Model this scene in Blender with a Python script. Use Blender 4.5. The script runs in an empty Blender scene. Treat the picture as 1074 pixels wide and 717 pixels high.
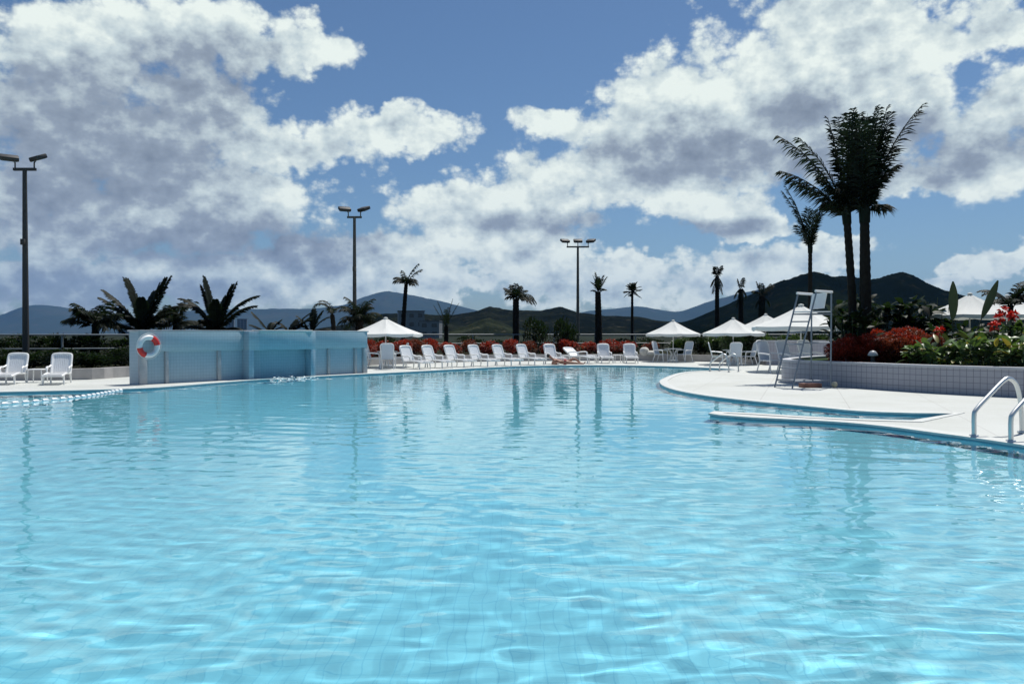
import bpy, bmesh, math, random
import numpy as np
from mathutils import Vector, Matrix, Quaternion
from mathutils.geometry import delaunay_2d_cdt, tessellate_polygon

S = bpy.context.scene
COL = S.collection
R = math.radians

# ------------------------------------------------------------------ camera
FPX, CX, HY, EYE = 835.0, 537.0, 350.0, 1.5     # measured on the photograph
cam = bpy.data.cameras.new("camera")
cam.sensor_width = 36.0
cam.lens = FPX / 1074.0 * 36.0
cam.clip_start = 0.05
cam.clip_end = 40000.0
cam_o = bpy.data.objects.new("camera", cam)
COL.objects.link(cam_o)
cam_o.location = (0, 0, EYE)
cam_o.rotation_euler = (R(90.0) - math.atan(8.5 / FPX), 0, 0)
S.camera = cam_o

# ------------------------------------------------------------------ render
S.view_settings.view_transform = 'Standard'
S.view_settings.look = 'None'
S.view_settings.exposure = 0.48
S.view_settings.gamma = 1.0
S.view_settings.use_curve_mapping = False
S.cycles.use_denoising = True
S.cycles.max_bounces = 8
S.cycles.transmission_bounces = 6
S.cycles.transparent_max_bounces = 8
S.cycles.volume_bounces = 0
S.cycles.sample_clamp_indirect = 6.0
S.cycles.caustics_reflective = False
S.cycles.caustics_refractive = True
S.cycles.blur_glossy = 0.3

SUN_EL, SUN_AZ = 66.0, 36.0        # azimuth clockwise from +Y (the way the camera looks)

# ------------------------------------------------------------------ node helper
class NT:
    def __init__(self, tree):
        self.t = tree
        tree.nodes.clear()
    def n(self, kind, _props=None, **ins):
        nd = self.t.nodes.new(kind)
        for k, v in (_props or {}).items():
            setattr(nd, k, v)
        for k, v in ins.items():
            key = int(k[1:]) if k[0] == 'i' and k[1:].isdigit() else k.replace('_', ' ')
            self.put(nd.inputs[key], v)
        return nd
    def put(self, sock, v):
        if isinstance(v, bpy.types.Node):
            v = v.outputs[0]
        if isinstance(v, bpy.types.NodeSocket):
            self.t.links.new(v, sock)
        else:
            if hasattr(sock.default_value, '__len__') and not isinstance(v, str):
                v = tuple(v)
                if len(v) == 3 and len(sock.default_value) == 4:
                    v = v + (1.0,)
            sock.default_value = v
    def m(self, op, a, b=0.0, c=0.0, clamp=False):
        return self.n('ShaderNodeMath', {'operation': op, 'use_clamp': clamp}, i0=a, i1=b, i2=c).outputs[0]
    def v(self, op, a, b=(0, 0, 0), out=0, **kw):
        nd = self.n('ShaderNodeVectorMath', {'operation': op}, i0=a, i1=b)
        for k, x in kw.items():
            self.put(nd.inputs[k], x)
        return nd.outputs[out]
    def mix(self, f, a, b, blend='MIX'):
        nd = self.n('ShaderNodeMix', {'data_type': 'RGBA', 'blend_type': blend})
        self.put(nd.inputs[0], f); self.put(nd.inputs[6], a); self.put(nd.inputs[7], b)
        return nd.outputs[2]
    def smooth(self, x, lo, hi, a=0.0, b=1.0):
        nd = self.n('ShaderNodeMapRange', {'interpolation_type': 'SMOOTHSTEP'})
        for i, q in enumerate((x, lo, hi, a, b)):
            self.put(nd.inputs[i], q)
        return nd.outputs[0]
    def noise(self, vec, scale, detail=4.0, rough=0.5, out=0, lac=2.0):
        return self.n('ShaderNodeTexNoise', None, Vector=vec, Scale=scale, Detail=detail, Roughness=rough, Lacunarity=lac).outputs[out]

# ------------------------------------------------------------------ world: sky with the photograph's clouds
W = bpy.data.worlds.new("World")
S.world = W
W.use_nodes = True
w = NT(W.node_tree)
SKY_STRENGTH = 0.05
sky = w.n('ShaderNodeTexSky', {'sky_type': 'NISHITA', 'sun_disc': False, 'sun_elevation': R(SUN_EL),
                               'sun_rotation': R(SUN_AZ), 'air_density': 1.0, 'dust_density': 0.6, 'ozone_density': 1.6})
D = w.n('ShaderNodeTexCoord').outputs['Generated']
xyz = w.n('ShaderNodeSeparateXYZ', None, Vector=D)
az = w.m('ARCTAN2', xyz.outputs[0], xyz.outputs[1])
el = w.m('ARCSINE', xyz.outputs[2])
P = w.n('ShaderNodeCombineXYZ', None, X=az, Y=el, Z=0.0).outputs[0]
warp = w.v('SCALE', w.v('SUBTRACT', w.noise(P, 16.0, 4.0, 0.6, out=1), (0.5, 0.5, 0.5)), Scale=0.085)
Q = w.v('ADD', P, warp)

def azel(x, y):
    a = math.atan2(x - CX, FPX)
    return a, math.atan2(HY - y, math.hypot(x - CX, FPX))

# (x, y, rx, ry) of each cloud mass, converted to azimuth and elevation
CLOUDS = [
    (95, 62, 90, 58), (180, 215, 150, 70), (210, 42, 130, 48), (310, 55, 75, 28), (110, 140, 150, 70), (60, 200, 110, 50), (215, 110, 75, 40),
    (300, 150, 110, 32), (420, 135, 85, 26), (240, 195, 105, 30), (110, 245, 130, 40), (290, 275, 130, 35),
    (70, 300, 120, 30), (230, 240, 60, 20), (180, 300, 160, 25),
    (330, 285, 180, 42), (610, 290, 130, 34), (520, 252, 120, 46), (700, 180, 110, 55), (400, 262, 70, 34), (470, 220, 80, 42), (560, 205, 95, 45), (540, 275, 70, 26), (590, 300, 100, 22), (480, 300, 60, 14),
    (585, 130, 60, 22), 
    (640, 170, 70, 48), (710, 130, 95, 75), (800, 100, 100, 85), (870, 75, 120, 95), (690, 190, 110, 40), (850, 20, 75, 35), (960, 35, 80, 32), (945, 120, 70, 55),
    (1030, 30, 60, 26), (800, 160, 130, 40), (1040, 150, 60, 62), (960, 185, 90, 22), (1074, 110, 60, 40),
    (740, 222, 78, 22), (790, 232, 60, 14), (670, 275, 26, 10), (800, 275, 80, 26), (760, 300, 90, 24), (640, 310, 80, 18), (870, 262, 45, 20),
    (1010, 278, 36, 13), (970, 300, 60, 14), (1066, 270, 34, 20),
    (-120, 120, 160, 90), (1260, 90, 150, 80), (1250, 250, 140, 30), (-160, 280, 140, 30), (520, -230, 200, 60), (1050, -260, 160, 70), (40, -300, 220, 80),
]
# where a mass stands in its own shade
DARKS = [(110, 160, 165, 95), (60, 230, 150, 60), (215, 85, 95, 45), (180, 250, 160, 40), (740, 160, 130, 32), (860, 180, 120, 26), (320, 260, 110, 30), (960, 160, 60, 40),
         (1000, 170, 70, 30), (120, 310, 200, 35), (840, 120, 60, 30), (760, 240, 90, 10), (590, 235, 80, 14)]

def field(blobs, vec):
    best = None
    for (x, y, rx, ry) in blobs:
        a, e = azel(x, y)
        ca = math.cos(a)
        inv = (FPX / rx / ca, FPX / ry / ca, 0.0)
        q = w.v('MULTIPLY', w.v('SUBTRACT', vec, (a, e, 0)), inv)
        l = w.v('LENGTH', q, out=1)
        best = l if best is None else w.m('SMOOTH_MIN', best, l, 0.35)
    return w.m('SUBTRACT', 1.0, best)          # 1 in a centre, 0 on the rim, negative outside

mass = w.m('MAXIMUM', w.m('MINIMUM', field(CLOUDS, Q), 0.8), -0.9)
dark = w.smooth(field(DARKS, P), -0.5, 0.8)
STR = (1.0, 1.35, 1.0)
def billow(vec, detail):
    v2 = w.v('MULTIPLY', vec, STR)
    f = w.noise(v2, 8.0, detail, 0.54)
    vo = w.n('ShaderNodeTexVoronoi', {'feature': 'SMOOTH_F1', 'voronoi_dimensions': '2D'}, Vector=v2, Scale=23.0, Detail=min(detail, 4.0), Roughness=0.55, Lacunarity=2.1, Smoothness=0.35)
    return w.m('ADD', w.m('MULTIPLY', w.m('SUBTRACT', f, 0.5), 1.30), w.m('MULTIPLY', w.m('SUBTRACT', 0.42, vo.outputs['Distance']), 0.46))
b0 = billow(P, 9.0)
l0 = billow(P, 3.0)
l1 = billow(w.v('ADD', P, (0.008, 0.026, 0)), 3.0)
dens = w.m('ADD', w.m('ADD', w.m('MULTIPLY', mass, 1.0), 0.22), b0)
alpha = w.smooth(dens, -0.04, 0.36)
rim = w.smooth(dens, 0.60, 0.08)
lit = w.m('ADD', w.m('MULTIPLY', w.m('SUBTRACT', l0, l1), 0.66), 0.87)
lit = w.m('ADD', lit, w.m('MULTIPLY', w.m('SUBTRACT', b0, l0), 0.70))
lit = w.m('ADD', lit, w.m('MULTIPLY', rim, 0.08))
lit = w.m('SUBTRACT', lit, w.m('MULTIPLY', dark, 0.47), clamp=True)
k = 1.0 / SKY_STRENGTH
ramp = w.n('ShaderNodeValToRGB', None, Fac=lit)
cr = ramp.color_ramp
cr.elements[0].position = 0.0; cr.elements[0].color = (0.12, 0.15, 0.195, 1)
cr.elements[1].position = 1.0; cr.elements[1].color = (0.63, 0.685, 0.645, 1)
e2 = cr.elements.new(0.45); e2.color = (0.225, 0.27, 0.325, 1)
e3 = cr.elements.new(0.75); e3.color = (0.43, 0.50, 0.515, 1)
ccol = w.v('SCALE', ramp.outputs[0], Scale=k)
skyc = w.mix(1.0, sky, (0.78, 0.97, 1.13, 1), 'MULTIPLY')
low = w.smooth(el, 0.0, 0.12, 0.75, 1.0)          # the farthest clouds sink into the air
fin = w.mix(w.m('MULTIPLY', w.m('MULTIPLY', alpha, low), w.smooth(el, -0.02, 0.01)), skyc, ccol)
bg = w.n('ShaderNodeBackground', None, Color=fin, Strength=SKY_STRENGTH)
w.n('ShaderNodeOutputWorld', None, Surface=bg)
W.cycles.sampling_method = 'MANUAL'
W.cycles.sample_map_resolution = 512

# ------------------------------------------------------------------ sun
sl = bpy.data.lights.new("sun", 'SUN')
sl.energy = 3.6
sl.angle = R(0.53)
sl.color = (1.0, 0.965, 0.90)
sun = bpy.data.objects.new("sun", sl)
COL.objects.link(sun)
sv = Vector((math.sin(R(SUN_AZ)) * math.cos(R(SUN_EL)), math.cos(R(SUN_AZ)) * math.cos(R(SUN_EL)), math.sin(R(SUN_EL))))
sun.rotation_euler = sv.to_track_quat('Z', 'Y').to_euler()
sun.location = (0, 0, 60)
sl.cycles.is_caustics_light = True

# ------------------------------------------------------------------ materials
MATS = {}
def mat(name):
    m = bpy.data.materials.new(name)
    m.use_nodes = True
    MATS[name] = m
    return m, NT(m.node_tree)

def simple(name, col, rough=0.6, var=0.12, scale=6.0, metal=0.0, bump=0.0, spec=0.5, trans=None, detail=5.0, islands=0.0):
    """A Principled surface whose colour wanders by VAR (object space noise); TRANS: a leaf lets light of that colour through."""
    m, t = mat(name)
    co = t.n('ShaderNodeTexCoord').outputs['Object']
    nz = t.noise(co, scale, detail, 0.6)
    f = t.smooth(nz, 0.25, 0.75, 1.0 - var, 1.0 + var)
    if islands:
        rnd = t.n('ShaderNodeNewGeometry').outputs['Random Per Island']
        f = t.m('MULTIPLY', f, t.m('ADD', t.m('MULTIPLY', rnd, 2 * islands), 1.0 - islands))
    c = t.v('SCALE', t.n('ShaderNodeRGB').outputs[0], Scale=f)
    t.t.nodes[-3 if False else 0]
    for nd in t.t.nodes:
        if nd.type == 'RGB':
            nd.outputs[0].default_value = (*col, 1)
    b = t.n('ShaderNodeBsdfPrincipled', None, Base_Color=c, Roughness=rough, Metallic=metal)
    b.inputs['Specular IOR Level'].default_value = spec
    if bump:
        bp = t.n('ShaderNodeBump', None, Height=t.noise(co, scale * 6, 4.0, 0.6), Strength=bump, Distance=0.02)
        t.put(b.inputs['Normal'], bp)
    sh = b.outputs[0]
    if trans:
        tr = t.n('ShaderNodeBsdfTranslucent', None, Color=(*trans, 1))
        sh = t.n('ShaderNodeMixShader', None, Fac=0.3, i1=sh, i2=tr).outputs[0]
    t.n('ShaderNodeOutputMaterial', None, Surface=sh)
    return m

# ------------------------------------------------------------------ object helpers
def tag(o, label=None, cat=None, group=None, kind=None):
    if label: o['label'] = label
    if cat: o['category'] = cat
    if group: o['group'] = group
    if kind: o['kind'] = kind
    return o

def empty(name, loc=(0, 0, 0), rz=0.0, **kw):
    o = bpy.data.objects.new(name, None)
    COL.objects.link(o)
    o.location = loc
    o.rotation_euler = (0, 0, rz)
    o.empty_display_size = 0.2
    return tag(o, **kw)

def kids(o):
    return [c for c in COL.objects if c.parent == o]

def copy_tree(o, parent=None):
    c = o.copy()
    COL.objects.link(c)
    if parent is not None:
        c.parent = parent
    for ch in list(o.children):
        copy_tree(ch, c)
    return c

class MB:
    """Collects shapes; build() links them as ONE mesh object."""
    def __init__(self):
        self.v = []; self.f = []; self.mi = []; self.cur = 0
    def add(self, vs, fs):
        n = len(self.v)
        self.v.extend([tuple(p) for p in vs])
        for f in fs:
            self.f.append(tuple(i + n for i in f)); self.mi.append(self.cur)
        return self
    def box(self, c, s, rot=None, bev=0.0):
        cx, cy, cz = c; sx, sy, sz = s[0] / 2, s[1] / 2, s[2] / 2
        if bev <= 0:
            vs = [Vector((x, y, z)) for x in (-sx, sx) for y in (-sy, sy) for z in (-sz, sz)]
            fs = [(0, 1, 3, 2), (4, 6, 7, 5), (0, 4, 5, 1), (2, 3, 7, 6), (0, 2, 6, 4), (1, 5, 7, 3)]
        else:
            b = min(bev, sx * .9, sy * .9, sz * .9)
            bm = bmesh.new()
            bmesh.ops.create_cube(bm, size=1.0)
            for q in bm.verts:
                q.co = Vector((q.co.x * 2 * sx, q.co.y * 2 * sy, q.co.z * 2 * sz))
            bmesh.ops.bevel(bm, geom=bm.edges[:], offset=b, segments=2, affect='EDGES', profile=0.5)
            bm.verts.index_update()
            vs = [q.co.copy() for q in bm.verts]
            fs = [tuple(q.index for q in f.verts) for f in bm.faces]
            bm.free()
        if rot is not None:
            vs = [rot @ q for q in vs]
        self.add([(q.x + cx, q.y + cy, q.z + cz) for q in vs], fs)
        return self
    def tube(self, pts, rad, n=8, cap=True, closed=False):
        pts = [Vector(p) for p in pts]
        m = len(pts)
        rads = rad if isinstance(rad, (list, tuple)) else [rad] * m
        up = None; rings = []
        for i, p in enumerate(pts):
            if closed:
                t = pts[(i + 1) % m] - pts[i - 1]
            else:
                t = pts[min(i + 1, m - 1)] - pts[max(i - 1, 0)]
            t.normalize()
            if up is None:
                a = Vector((0, 0, 1)) if abs(t.z) < .9 else Vector((1, 0, 0))
                up = (a - t * a.dot(t)).normalized()
            else:
                up = (up - t * up.dot(t)).normalized()
            s = t.cross(up)
            rings.append([p + (up * math.cos(2 * math.pi * j / n) + s * math.sin(2 * math.pi * j / n)) * rads[i] for j in range(n)])
        vs = [q for r in rings for q in r]
        fs = []
        for i in range(m if closed else m - 1):
            k = (i + 1) % m
            for j in range(n):
                j2 = (j + 1) % n
                fs.append((i * n + j, i * n + j2, k * n + j2, k * n + j))
        if cap and not closed:
            fs.append(tuple(range(n - 1, -1, -1)))
            fs.append(tuple((m - 1) * n + j for j in range(n)))
        return self.add(vs, fs)
    def lathe(self, prof, n=16, c=(0, 0, 0)):
        vs = []; fs = []
        for (r, z) in prof:
            for j in range(n):
                a = 2 * math.pi * j / n
                vs.append((c[0] + r * math.cos(a), c[1] + r * math.sin(a), c[2] + z))
        for i in range(len(prof) - 1):
            for j in range(n):
                j2 = (j + 1) % n
                fs.append((i * n + j, i * n + j2, (i + 1) * n + j2, (i + 1) * n + j))
        fs.append(tuple(range(n - 1, -1, -1)))
        fs.append(tuple((len(prof) - 1) * n + j for j in range(n)))
        return self.add(vs, fs)
    def sphere(self, c, r, n=10, s=(1, 1, 1)):
        prof = []
        for i in range(1, n):
            a = math.pi * i / n
            prof.append((r * math.sin(a), -r * math.cos(a)))
        m0 = len(self.v)
        self.lathe(prof, n + 4)
        for i in range(m0, len(self.v)):
            x, y, z = self.v[i]
            self.v[i] = (c[0] + x * s[0], c[1] + y * s[1], c[2] + z * s[2])
        return self
    def prism(self, poly, z0, z1):
        n = len(poly)
        vs = [(x, y, z0) for x, y in poly] + [(x, y, z1) for x, y in poly]
        tri = tessellate_polygon([[Vector((x, y, 0)) for x, y in poly]])
        fs = [tuple(t) for t in tri] and [tuple(reversed(t)) for t in tri] + [tuple(i + n for i in t) for t in tri]
        fs += [(i, (i + 1) % n, n + (i + 1) % n, n + i) for i in range(n)]
        return self.add(vs, fs)
    def wall(self, line, th, z0, z1):
        """a wall of thickness TH on the left of the open polyline LINE"""
        off = offset_line(line, th)
        return self.prism(list(line) + off[::-1], z0, z1)
    def leaf(self, p, d, up, L, wd, fold=0.15, bend=0.15):
        """a pointed leaf blade of 4 faces from p along d"""
        d = d.normalized(); s = d.cross(up)
        if s.length < 1e-4: s = d.cross(Vector((1, 0, .3)))
        s.normalize(); nn = s.cross(d)
        a = p; m = p + d * L * .45 + nn * L * bend * .5; t = p + d * L - nn * L * bend
        l = m - s * wd * .5 + nn * wd * fold; r = m + s * wd * .5 + nn * wd * fold
        return self.add([a, l, m, r, t], [(0, 2, 1), (0, 3, 2), (1, 2, 4), (2, 3, 4)])
    def build(self, name, m, parent=None, smooth=True, fixn=True, angle=40):
        me = bpy.data.meshes.new(name)
        me.from_pydata(self.v, [], self.f)
        ms = m if isinstance(m, (list, tuple)) else [m]
        for q in ms:
            me.materials.append(MATS[q] if isinstance(q, str) else q)
        if len(ms) > 1:
            me.polygons.foreach_set('material_index', self.mi)
        if fixn:
            bm = bmesh.new(); bm.from_mesh(me)
            bmesh.ops.recalc_face_normals(bm, faces=bm.faces[:])
            bm.to_mesh(me); bm.free()
        if smooth:
            me.polygons.foreach_set('use_smooth', [True] * len(me.polygons))
            me.set_sharp_from_angle(angle=R(angle))
        me.update()
        o = bpy.data.objects.new(name, me)
        COL.objects.link(o)
        if parent is not None:
            o.parent = parent
        return o

def offset_line(line, th, closed=False):
    n = len(line); out = []
    for i in range(n):
        a = line[(i - 1) % n] if (closed or i > 0) else None
        b = line[i]
        c = line[(i + 1) % n] if (closed or i < n - 1) else None
        ns = []
        for p, q in ((a, b), (b, c)):
            if p is None or q is None: continue
            dx, dy = q[0] - p[0], q[1] - p[1]
            l = math.hypot(dx, dy) or 1
            ns.append((-dy / l, dx / l))
        nx = sum(q[0] for q in ns) / len(ns); ny = sum(q[1] for q in ns) / len(ns)
        l2 = nx * nx + ny * ny or 1
        kx = min(1 / l2, 2.0)
        out.append((b[0] + nx * kx * th, b[1] + ny * kx * th))
    return out

def spline(pts, per=6, closed=False):
    """Catmull-Rom through 2D/3D points"""
    P_ = [Vector(p) for p in pts]; n = len(P_); out = []
    rng_ = range(n) if closed else range(n - 1)
    for i in rng_:
        if closed:
            p0, p1, p2, p3 = P_[(i - 1) % n], P_[i], P_[(i + 1) % n], P_[(i + 2) % n]
        else:
            p0, p1, p2, p3 = P_[max(i - 1, 0)], P_[i], P_[i + 1], P_[min(i + 2, n - 1)]
        for j in range(per):
            t = j / per
            out.append(0.5 * ((2 * p1) + (p2 - p0) * t + (2 * p0 - 5 * p1 + 4 * p2 - p3) * t * t + (3 * p1 - p0 - 3 * p2 + p3) * t ** 3))
    if not closed: out.append(P_[-1])
    return [tuple(q) for q in out]

def gp(x, d, z=0.0):
    """the place at distance D seen at the photograph's column X"""
    return Vector(((x - CX) * d / FPX, d, z))

def zy(y, d):
    return EYE + (HY - y) * d / FPX

def area(poly):
    return 0.5 * sum(poly[i][0] * poly[(i + 1) % len(poly)][1] - poly[(i + 1) % len(poly)][0] * poly[i][1] for i in range(len(poly)))

# ------------------------------------------------------------------ pool, deck, ground
def tile_mat(name, c1, c2, grout, size, rough=0.25, var=0.25, bump=0.15, gw=0.06, wob=0.0, rot=0.0):
    """small square mosaic tiles laid on all faces by world position"""
    m, t = mat(name)
    co = t.n('ShaderNodeTexCoord').outputs['Object']
    if rot:
        co = t.n('ShaderNodeVectorRotate', {'rotation_type': 'Z_AXIS'}, Vector=co, Angle=rot).outputs[0]
    no = t.n('ShaderNodeTexCoord').outputs['Normal']
    if rot:
        no = t.n('ShaderNodeVectorRotate', {'rotation_type': 'Z_AXIS'}, Vector=no, Angle=rot).outputs[0]
    s = t.v('SCALE', co, Scale=1.0 / size)
    fr = t.v('FRACTION', s)
    ab = t.v('ABSOLUTE', t.v('SUBTRACT', fr, (.5, .5, .5)))
    an = t.v('ABSOLUTE', no)
    sa = t.n('ShaderNodeSeparateXYZ', None, Vector=ab)
    sn = t.n('ShaderNodeSeparateXYZ', None, Vector=an)
    # ignore the axis the face looks along
    g = [t.m('MULTIPLY', sa.outputs[i], t.m('LESS_THAN', sn.outputs[i], 0.7)) for i in range(3)]
    mx = t.m('MAXIMUM', t.m('MAXIMUM', g[0], g[1]), g[2])
    line = t.smooth(mx, .5 - gw, .5 - gw * .4)
    cell = t.n('ShaderNodeTexWhiteNoise', {'noise_dimensions': '3D'}, Vector=t.v('FLOOR', t.v('ADD', s, t.v('SCALE', no, Scale=0.03)))).outputs[0]
    big = t.noise(co, 0.7, 4.0, 0.6)
    c = t.mix(t.m('ADD', t.m('MULTIPLY', cell, var), t.m('MULTIPLY', big, 1 - var)), c1, c2)
    c = t.mix(line, c, grout)
    b = t.n('ShaderNodeBsdfPrincipled', None, Base_Color=c, Roughness=rough)
    bp = t.n('ShaderNodeBump', None, Height=t.m('SUBTRACT', 1.0, line), Strength=bump, Distance=0.004)
    t.put(b.inputs['Normal'], bp)
    t.n('ShaderNodeOutputMaterial', None, Surface=b)
    return m

tile_mat('pool_tile', (.23, .70, .885), (.285, .765, .92), (.20, .645, .84), 0.10, rough=.35, gw=.05, bump=0.0)

def deck_material():
    m, t = mat('deck_stone')
    co = t.n('ShaderNodeTexCoord').outputs['Object']
    fine = t.noise(co, 55.0, 3.0, 0.7)
    big = t.noise(co, 0.55, 5.0, 0.6)
    c = t.mix(t.smooth(fine, .3, .7), (.45, .465, .44), (.585, .60, .575))
    c = t.mix(t.smooth(big, .35, .75), c, t.mix(1.0, c, (.88, .88, .85), 'MULTIPLY'))
    # old damp stains and worn patches
    c = t.mix(t.smooth(t.noise(co, 1.7, 6.0, .7), .58, .74, 0.0, .8), c, t.mix(1.0, c, (.80, .79, .76), 'MULTIPLY'))
    # slab joints every 3 m
    fr = t.v('ABSOLUTE', t.v('SUBTRACT', t.v('FRACTION', t.v('SCALE', t.n('ShaderNodeVectorRotate', {'rotation_type': 'Z_AXIS'}, Vector=co, Angle=0.35), Scale=1 / 1.8)), (.5, .5, .5)))
    s3 = t.n('ShaderNodeSeparateXYZ', None, Vector=fr)
    j = t.smooth(t.m('MINIMUM', s3.outputs[0], s3.outputs[1]), 0.0015, 0.005, 1.0, 0.0)
    c = t.mix(t.m('MULTIPLY', j, .75), c, (.3, .29, .27))
    b = t.n('ShaderNodeBsdfPrincipled', None, Base_Color=c, Roughness=.75)
    t.put(b.inputs['Normal'], t.n('ShaderNodeBump', None, Height=fine, Strength=.25, Distance=.006))
    t.n('ShaderNodeOutputMaterial', None, Surface=b)
deck_material()
simple('coping_white', (.56, .575, .55), .6, .06, 8.0, bump=.1)

WATER_Z = -0.05
near_pts = [(7.4, 1.2), (7.05, 6), (6.91, 10.75), (6.67, 11.54), (6.46, 12.04), (6.08, 12.93), (5.5, 13.64), (4.33, 14.3)]
lip_end = [(3.86, 14.72), (3.74, 15.02), (3.90, 15.34)]
lip_in = [(4.55, 15.0), (5.33, 14.4), (6.1, 13.97), (6.9, 13.73)]
apex = [(8.4, 15.0)]
penin = [(7.6, 15.1), (6.77, 15.5), (6.12, 16.56), (5.39, 17.8), (4.75, 19.3), (4.42, 21.0), (4.38, 22.6), (4.55, 24.3), (4.98, 26.3), (6.3, 30.2), (7.5, 32.0),
         (8.9, 32.7), (9.4, 33.4), (9.1, 34.5), (8.2, 35.7), (6.9, 37.0), (5.2, 37.9), (2.9, 38.0), (0.2, 36.8), (-2.3, 33.9), (-3.9, 31.8), (-5.3, 30.0)]
wall_side = [(-5.45, 29.95), (-7.1, 27.9), (-8.55, 25.75), (-9.3, 24.1)]
left_pts = [(-9.3, 24.1), (-9.75, 22.9), (-10.5, 21.8), (-13.2, 20.6), (-18, 19.3), (-22, 16.5), (-24, 11), (-24.2, 1.2)]
POOL = (near_pts[:2] + spline(near_pts[2:], 4) + lip_end + spline(lip_in, 4) + apex + spline(penin, 5)[:-1] + wall_side[:-1] + spline(left_pts, 4))
POOL = [(float(a), float(b)) for a, b in POOL]
if area(POOL) < 0: POOL.reverse()      # counter-clockwise: the deck is on its right

def flat_with_hole(outer, holes, extra=()):
    """triangles of OUTER minus HOLES"""
    vs = []; es = []
    for loop in [outer] + holes:
        n0 = len(vs); n = len(loop)
        vs += [Vector((p[0], p[1])) for p in loop]
        es += [(n0 + i, n0 + (i + 1) % n) for i in range(n)]
    vs += [Vector(p) for p in extra]
    ov, oe, of, *_ = delaunay_2d_cdt(vs, es, [], 0, 1e-5)
    def inside(p, poly):
        c = False; n = len(poly)
        for i in range(n):
            a, b = poly[i], poly[(i + 1) % n]
            if (a[1] > p[1]) != (b[1] > p[1]) and p[0] < (b[0] - a[0]) * (p[1] - a[1]) / (b[1] - a[1]) + a[0]:
                c = not c
        return c
    fs = []
    for f in of:
        c = sum((ov[i] for i in f), Vector((0, 0))) / len(f)
        if inside(c, outer) and not any(inside(c, h) for h in holes):
            fs.append(tuple(f))
    return [(q.x, q.y) for q in ov], fs

DECK_OUT = [(-40, -6), (26, -6), (26, 48), (-40, 48)]
COPE = 0.32
def outward(th):
    return [(a, b) for a, b in offset_line(POOL, -th, True)]

# deck top sheet, the coping as a band of its own just above it
v2, f2 = flat_with_hole(DECK_OUT, [POOL])
mb = MB(); mb.add([(x, y, 0.0) for x, y in v2], f2)
deck = tag(mb.build('pool_deck', 'deck_stone', smooth=False), kind='structure')
# coping: rounded nose over the water
mb = MB()
n = len(POOL)
inn = offset_line(POOL, 0.03, True)
out_ = offset_line(POOL, -0.22, True)
prof = [(out_, 0.001), (out_, 0.012), (POOL, 0.014), (inn, 0.004), (inn, -0.028), (POOL, -0.032)]
for loop, z in prof:
    mb.v += [(x, y, z) for x, y in loop]
for kx in range(len(prof) - 1):
    for i in range(n):
        i2 = (i + 1) % n
        mb.f.append((kx * n + i, kx * n + i2, (kx + 1) * n + i2, (kx + 1) * n + i)); mb.mi.append(0)
tag(mb.build('pool_edge', 'coping_white', angle=50), kind='structure')
# basin: walls and sloping floor
def floor_z(x, y):
    return -0.95 - 0.2 * math.sin(y * 0.11 + 0.6) + 0.22 * max(-1.0, min(1.0, x / 8.0)) + 0.38 * math.exp(-((x - 5.8) / 3.2) ** 2 - ((y - 14.5) / 5.0) ** 2)
mb = MB()
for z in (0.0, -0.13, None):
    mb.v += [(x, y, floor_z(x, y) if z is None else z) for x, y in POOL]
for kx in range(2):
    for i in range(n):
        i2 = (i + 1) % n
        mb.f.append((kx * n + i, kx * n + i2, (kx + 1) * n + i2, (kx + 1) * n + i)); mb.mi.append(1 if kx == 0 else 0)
def in_pool(px_, py_):
    c = False
    for i in range(n):
        a, b = POOL[i], POOL[(i + 1) % n]
        if (a[1] > py_) != (b[1] > py_) and px_ < (b[0] - a[0]) * (py_ - a[1]) / (b[1] - a[1]) + a[0]:
            c = not c
    return c
v3, f3 = flat_with_hole(POOL, [], [(x * 1.1 + .013, y * 1.1 + .017) for x in range(-22, 9) for y in range(2, 35) if in_pool(x * 1.1 + .013, y * 1.1 + .017)])
mb.add([(x, y, floor_z(x, y)) for x, y in v3], f3)
tile_mat('edge_shade_tile', (.10, .24, .34), (.15, .30, .40), (.16, .26, .32), 0.10, rough=.3, gw=.05, bump=0.0)  # darker top band: the shadow line under the coping painted as tile colour
basin = tag(mb.build('pool_basin', ['pool_tile', 'edge_shade_tile'], smooth=False), kind='structure')
basin.cycles.is_caustics_receiver = True

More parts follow.
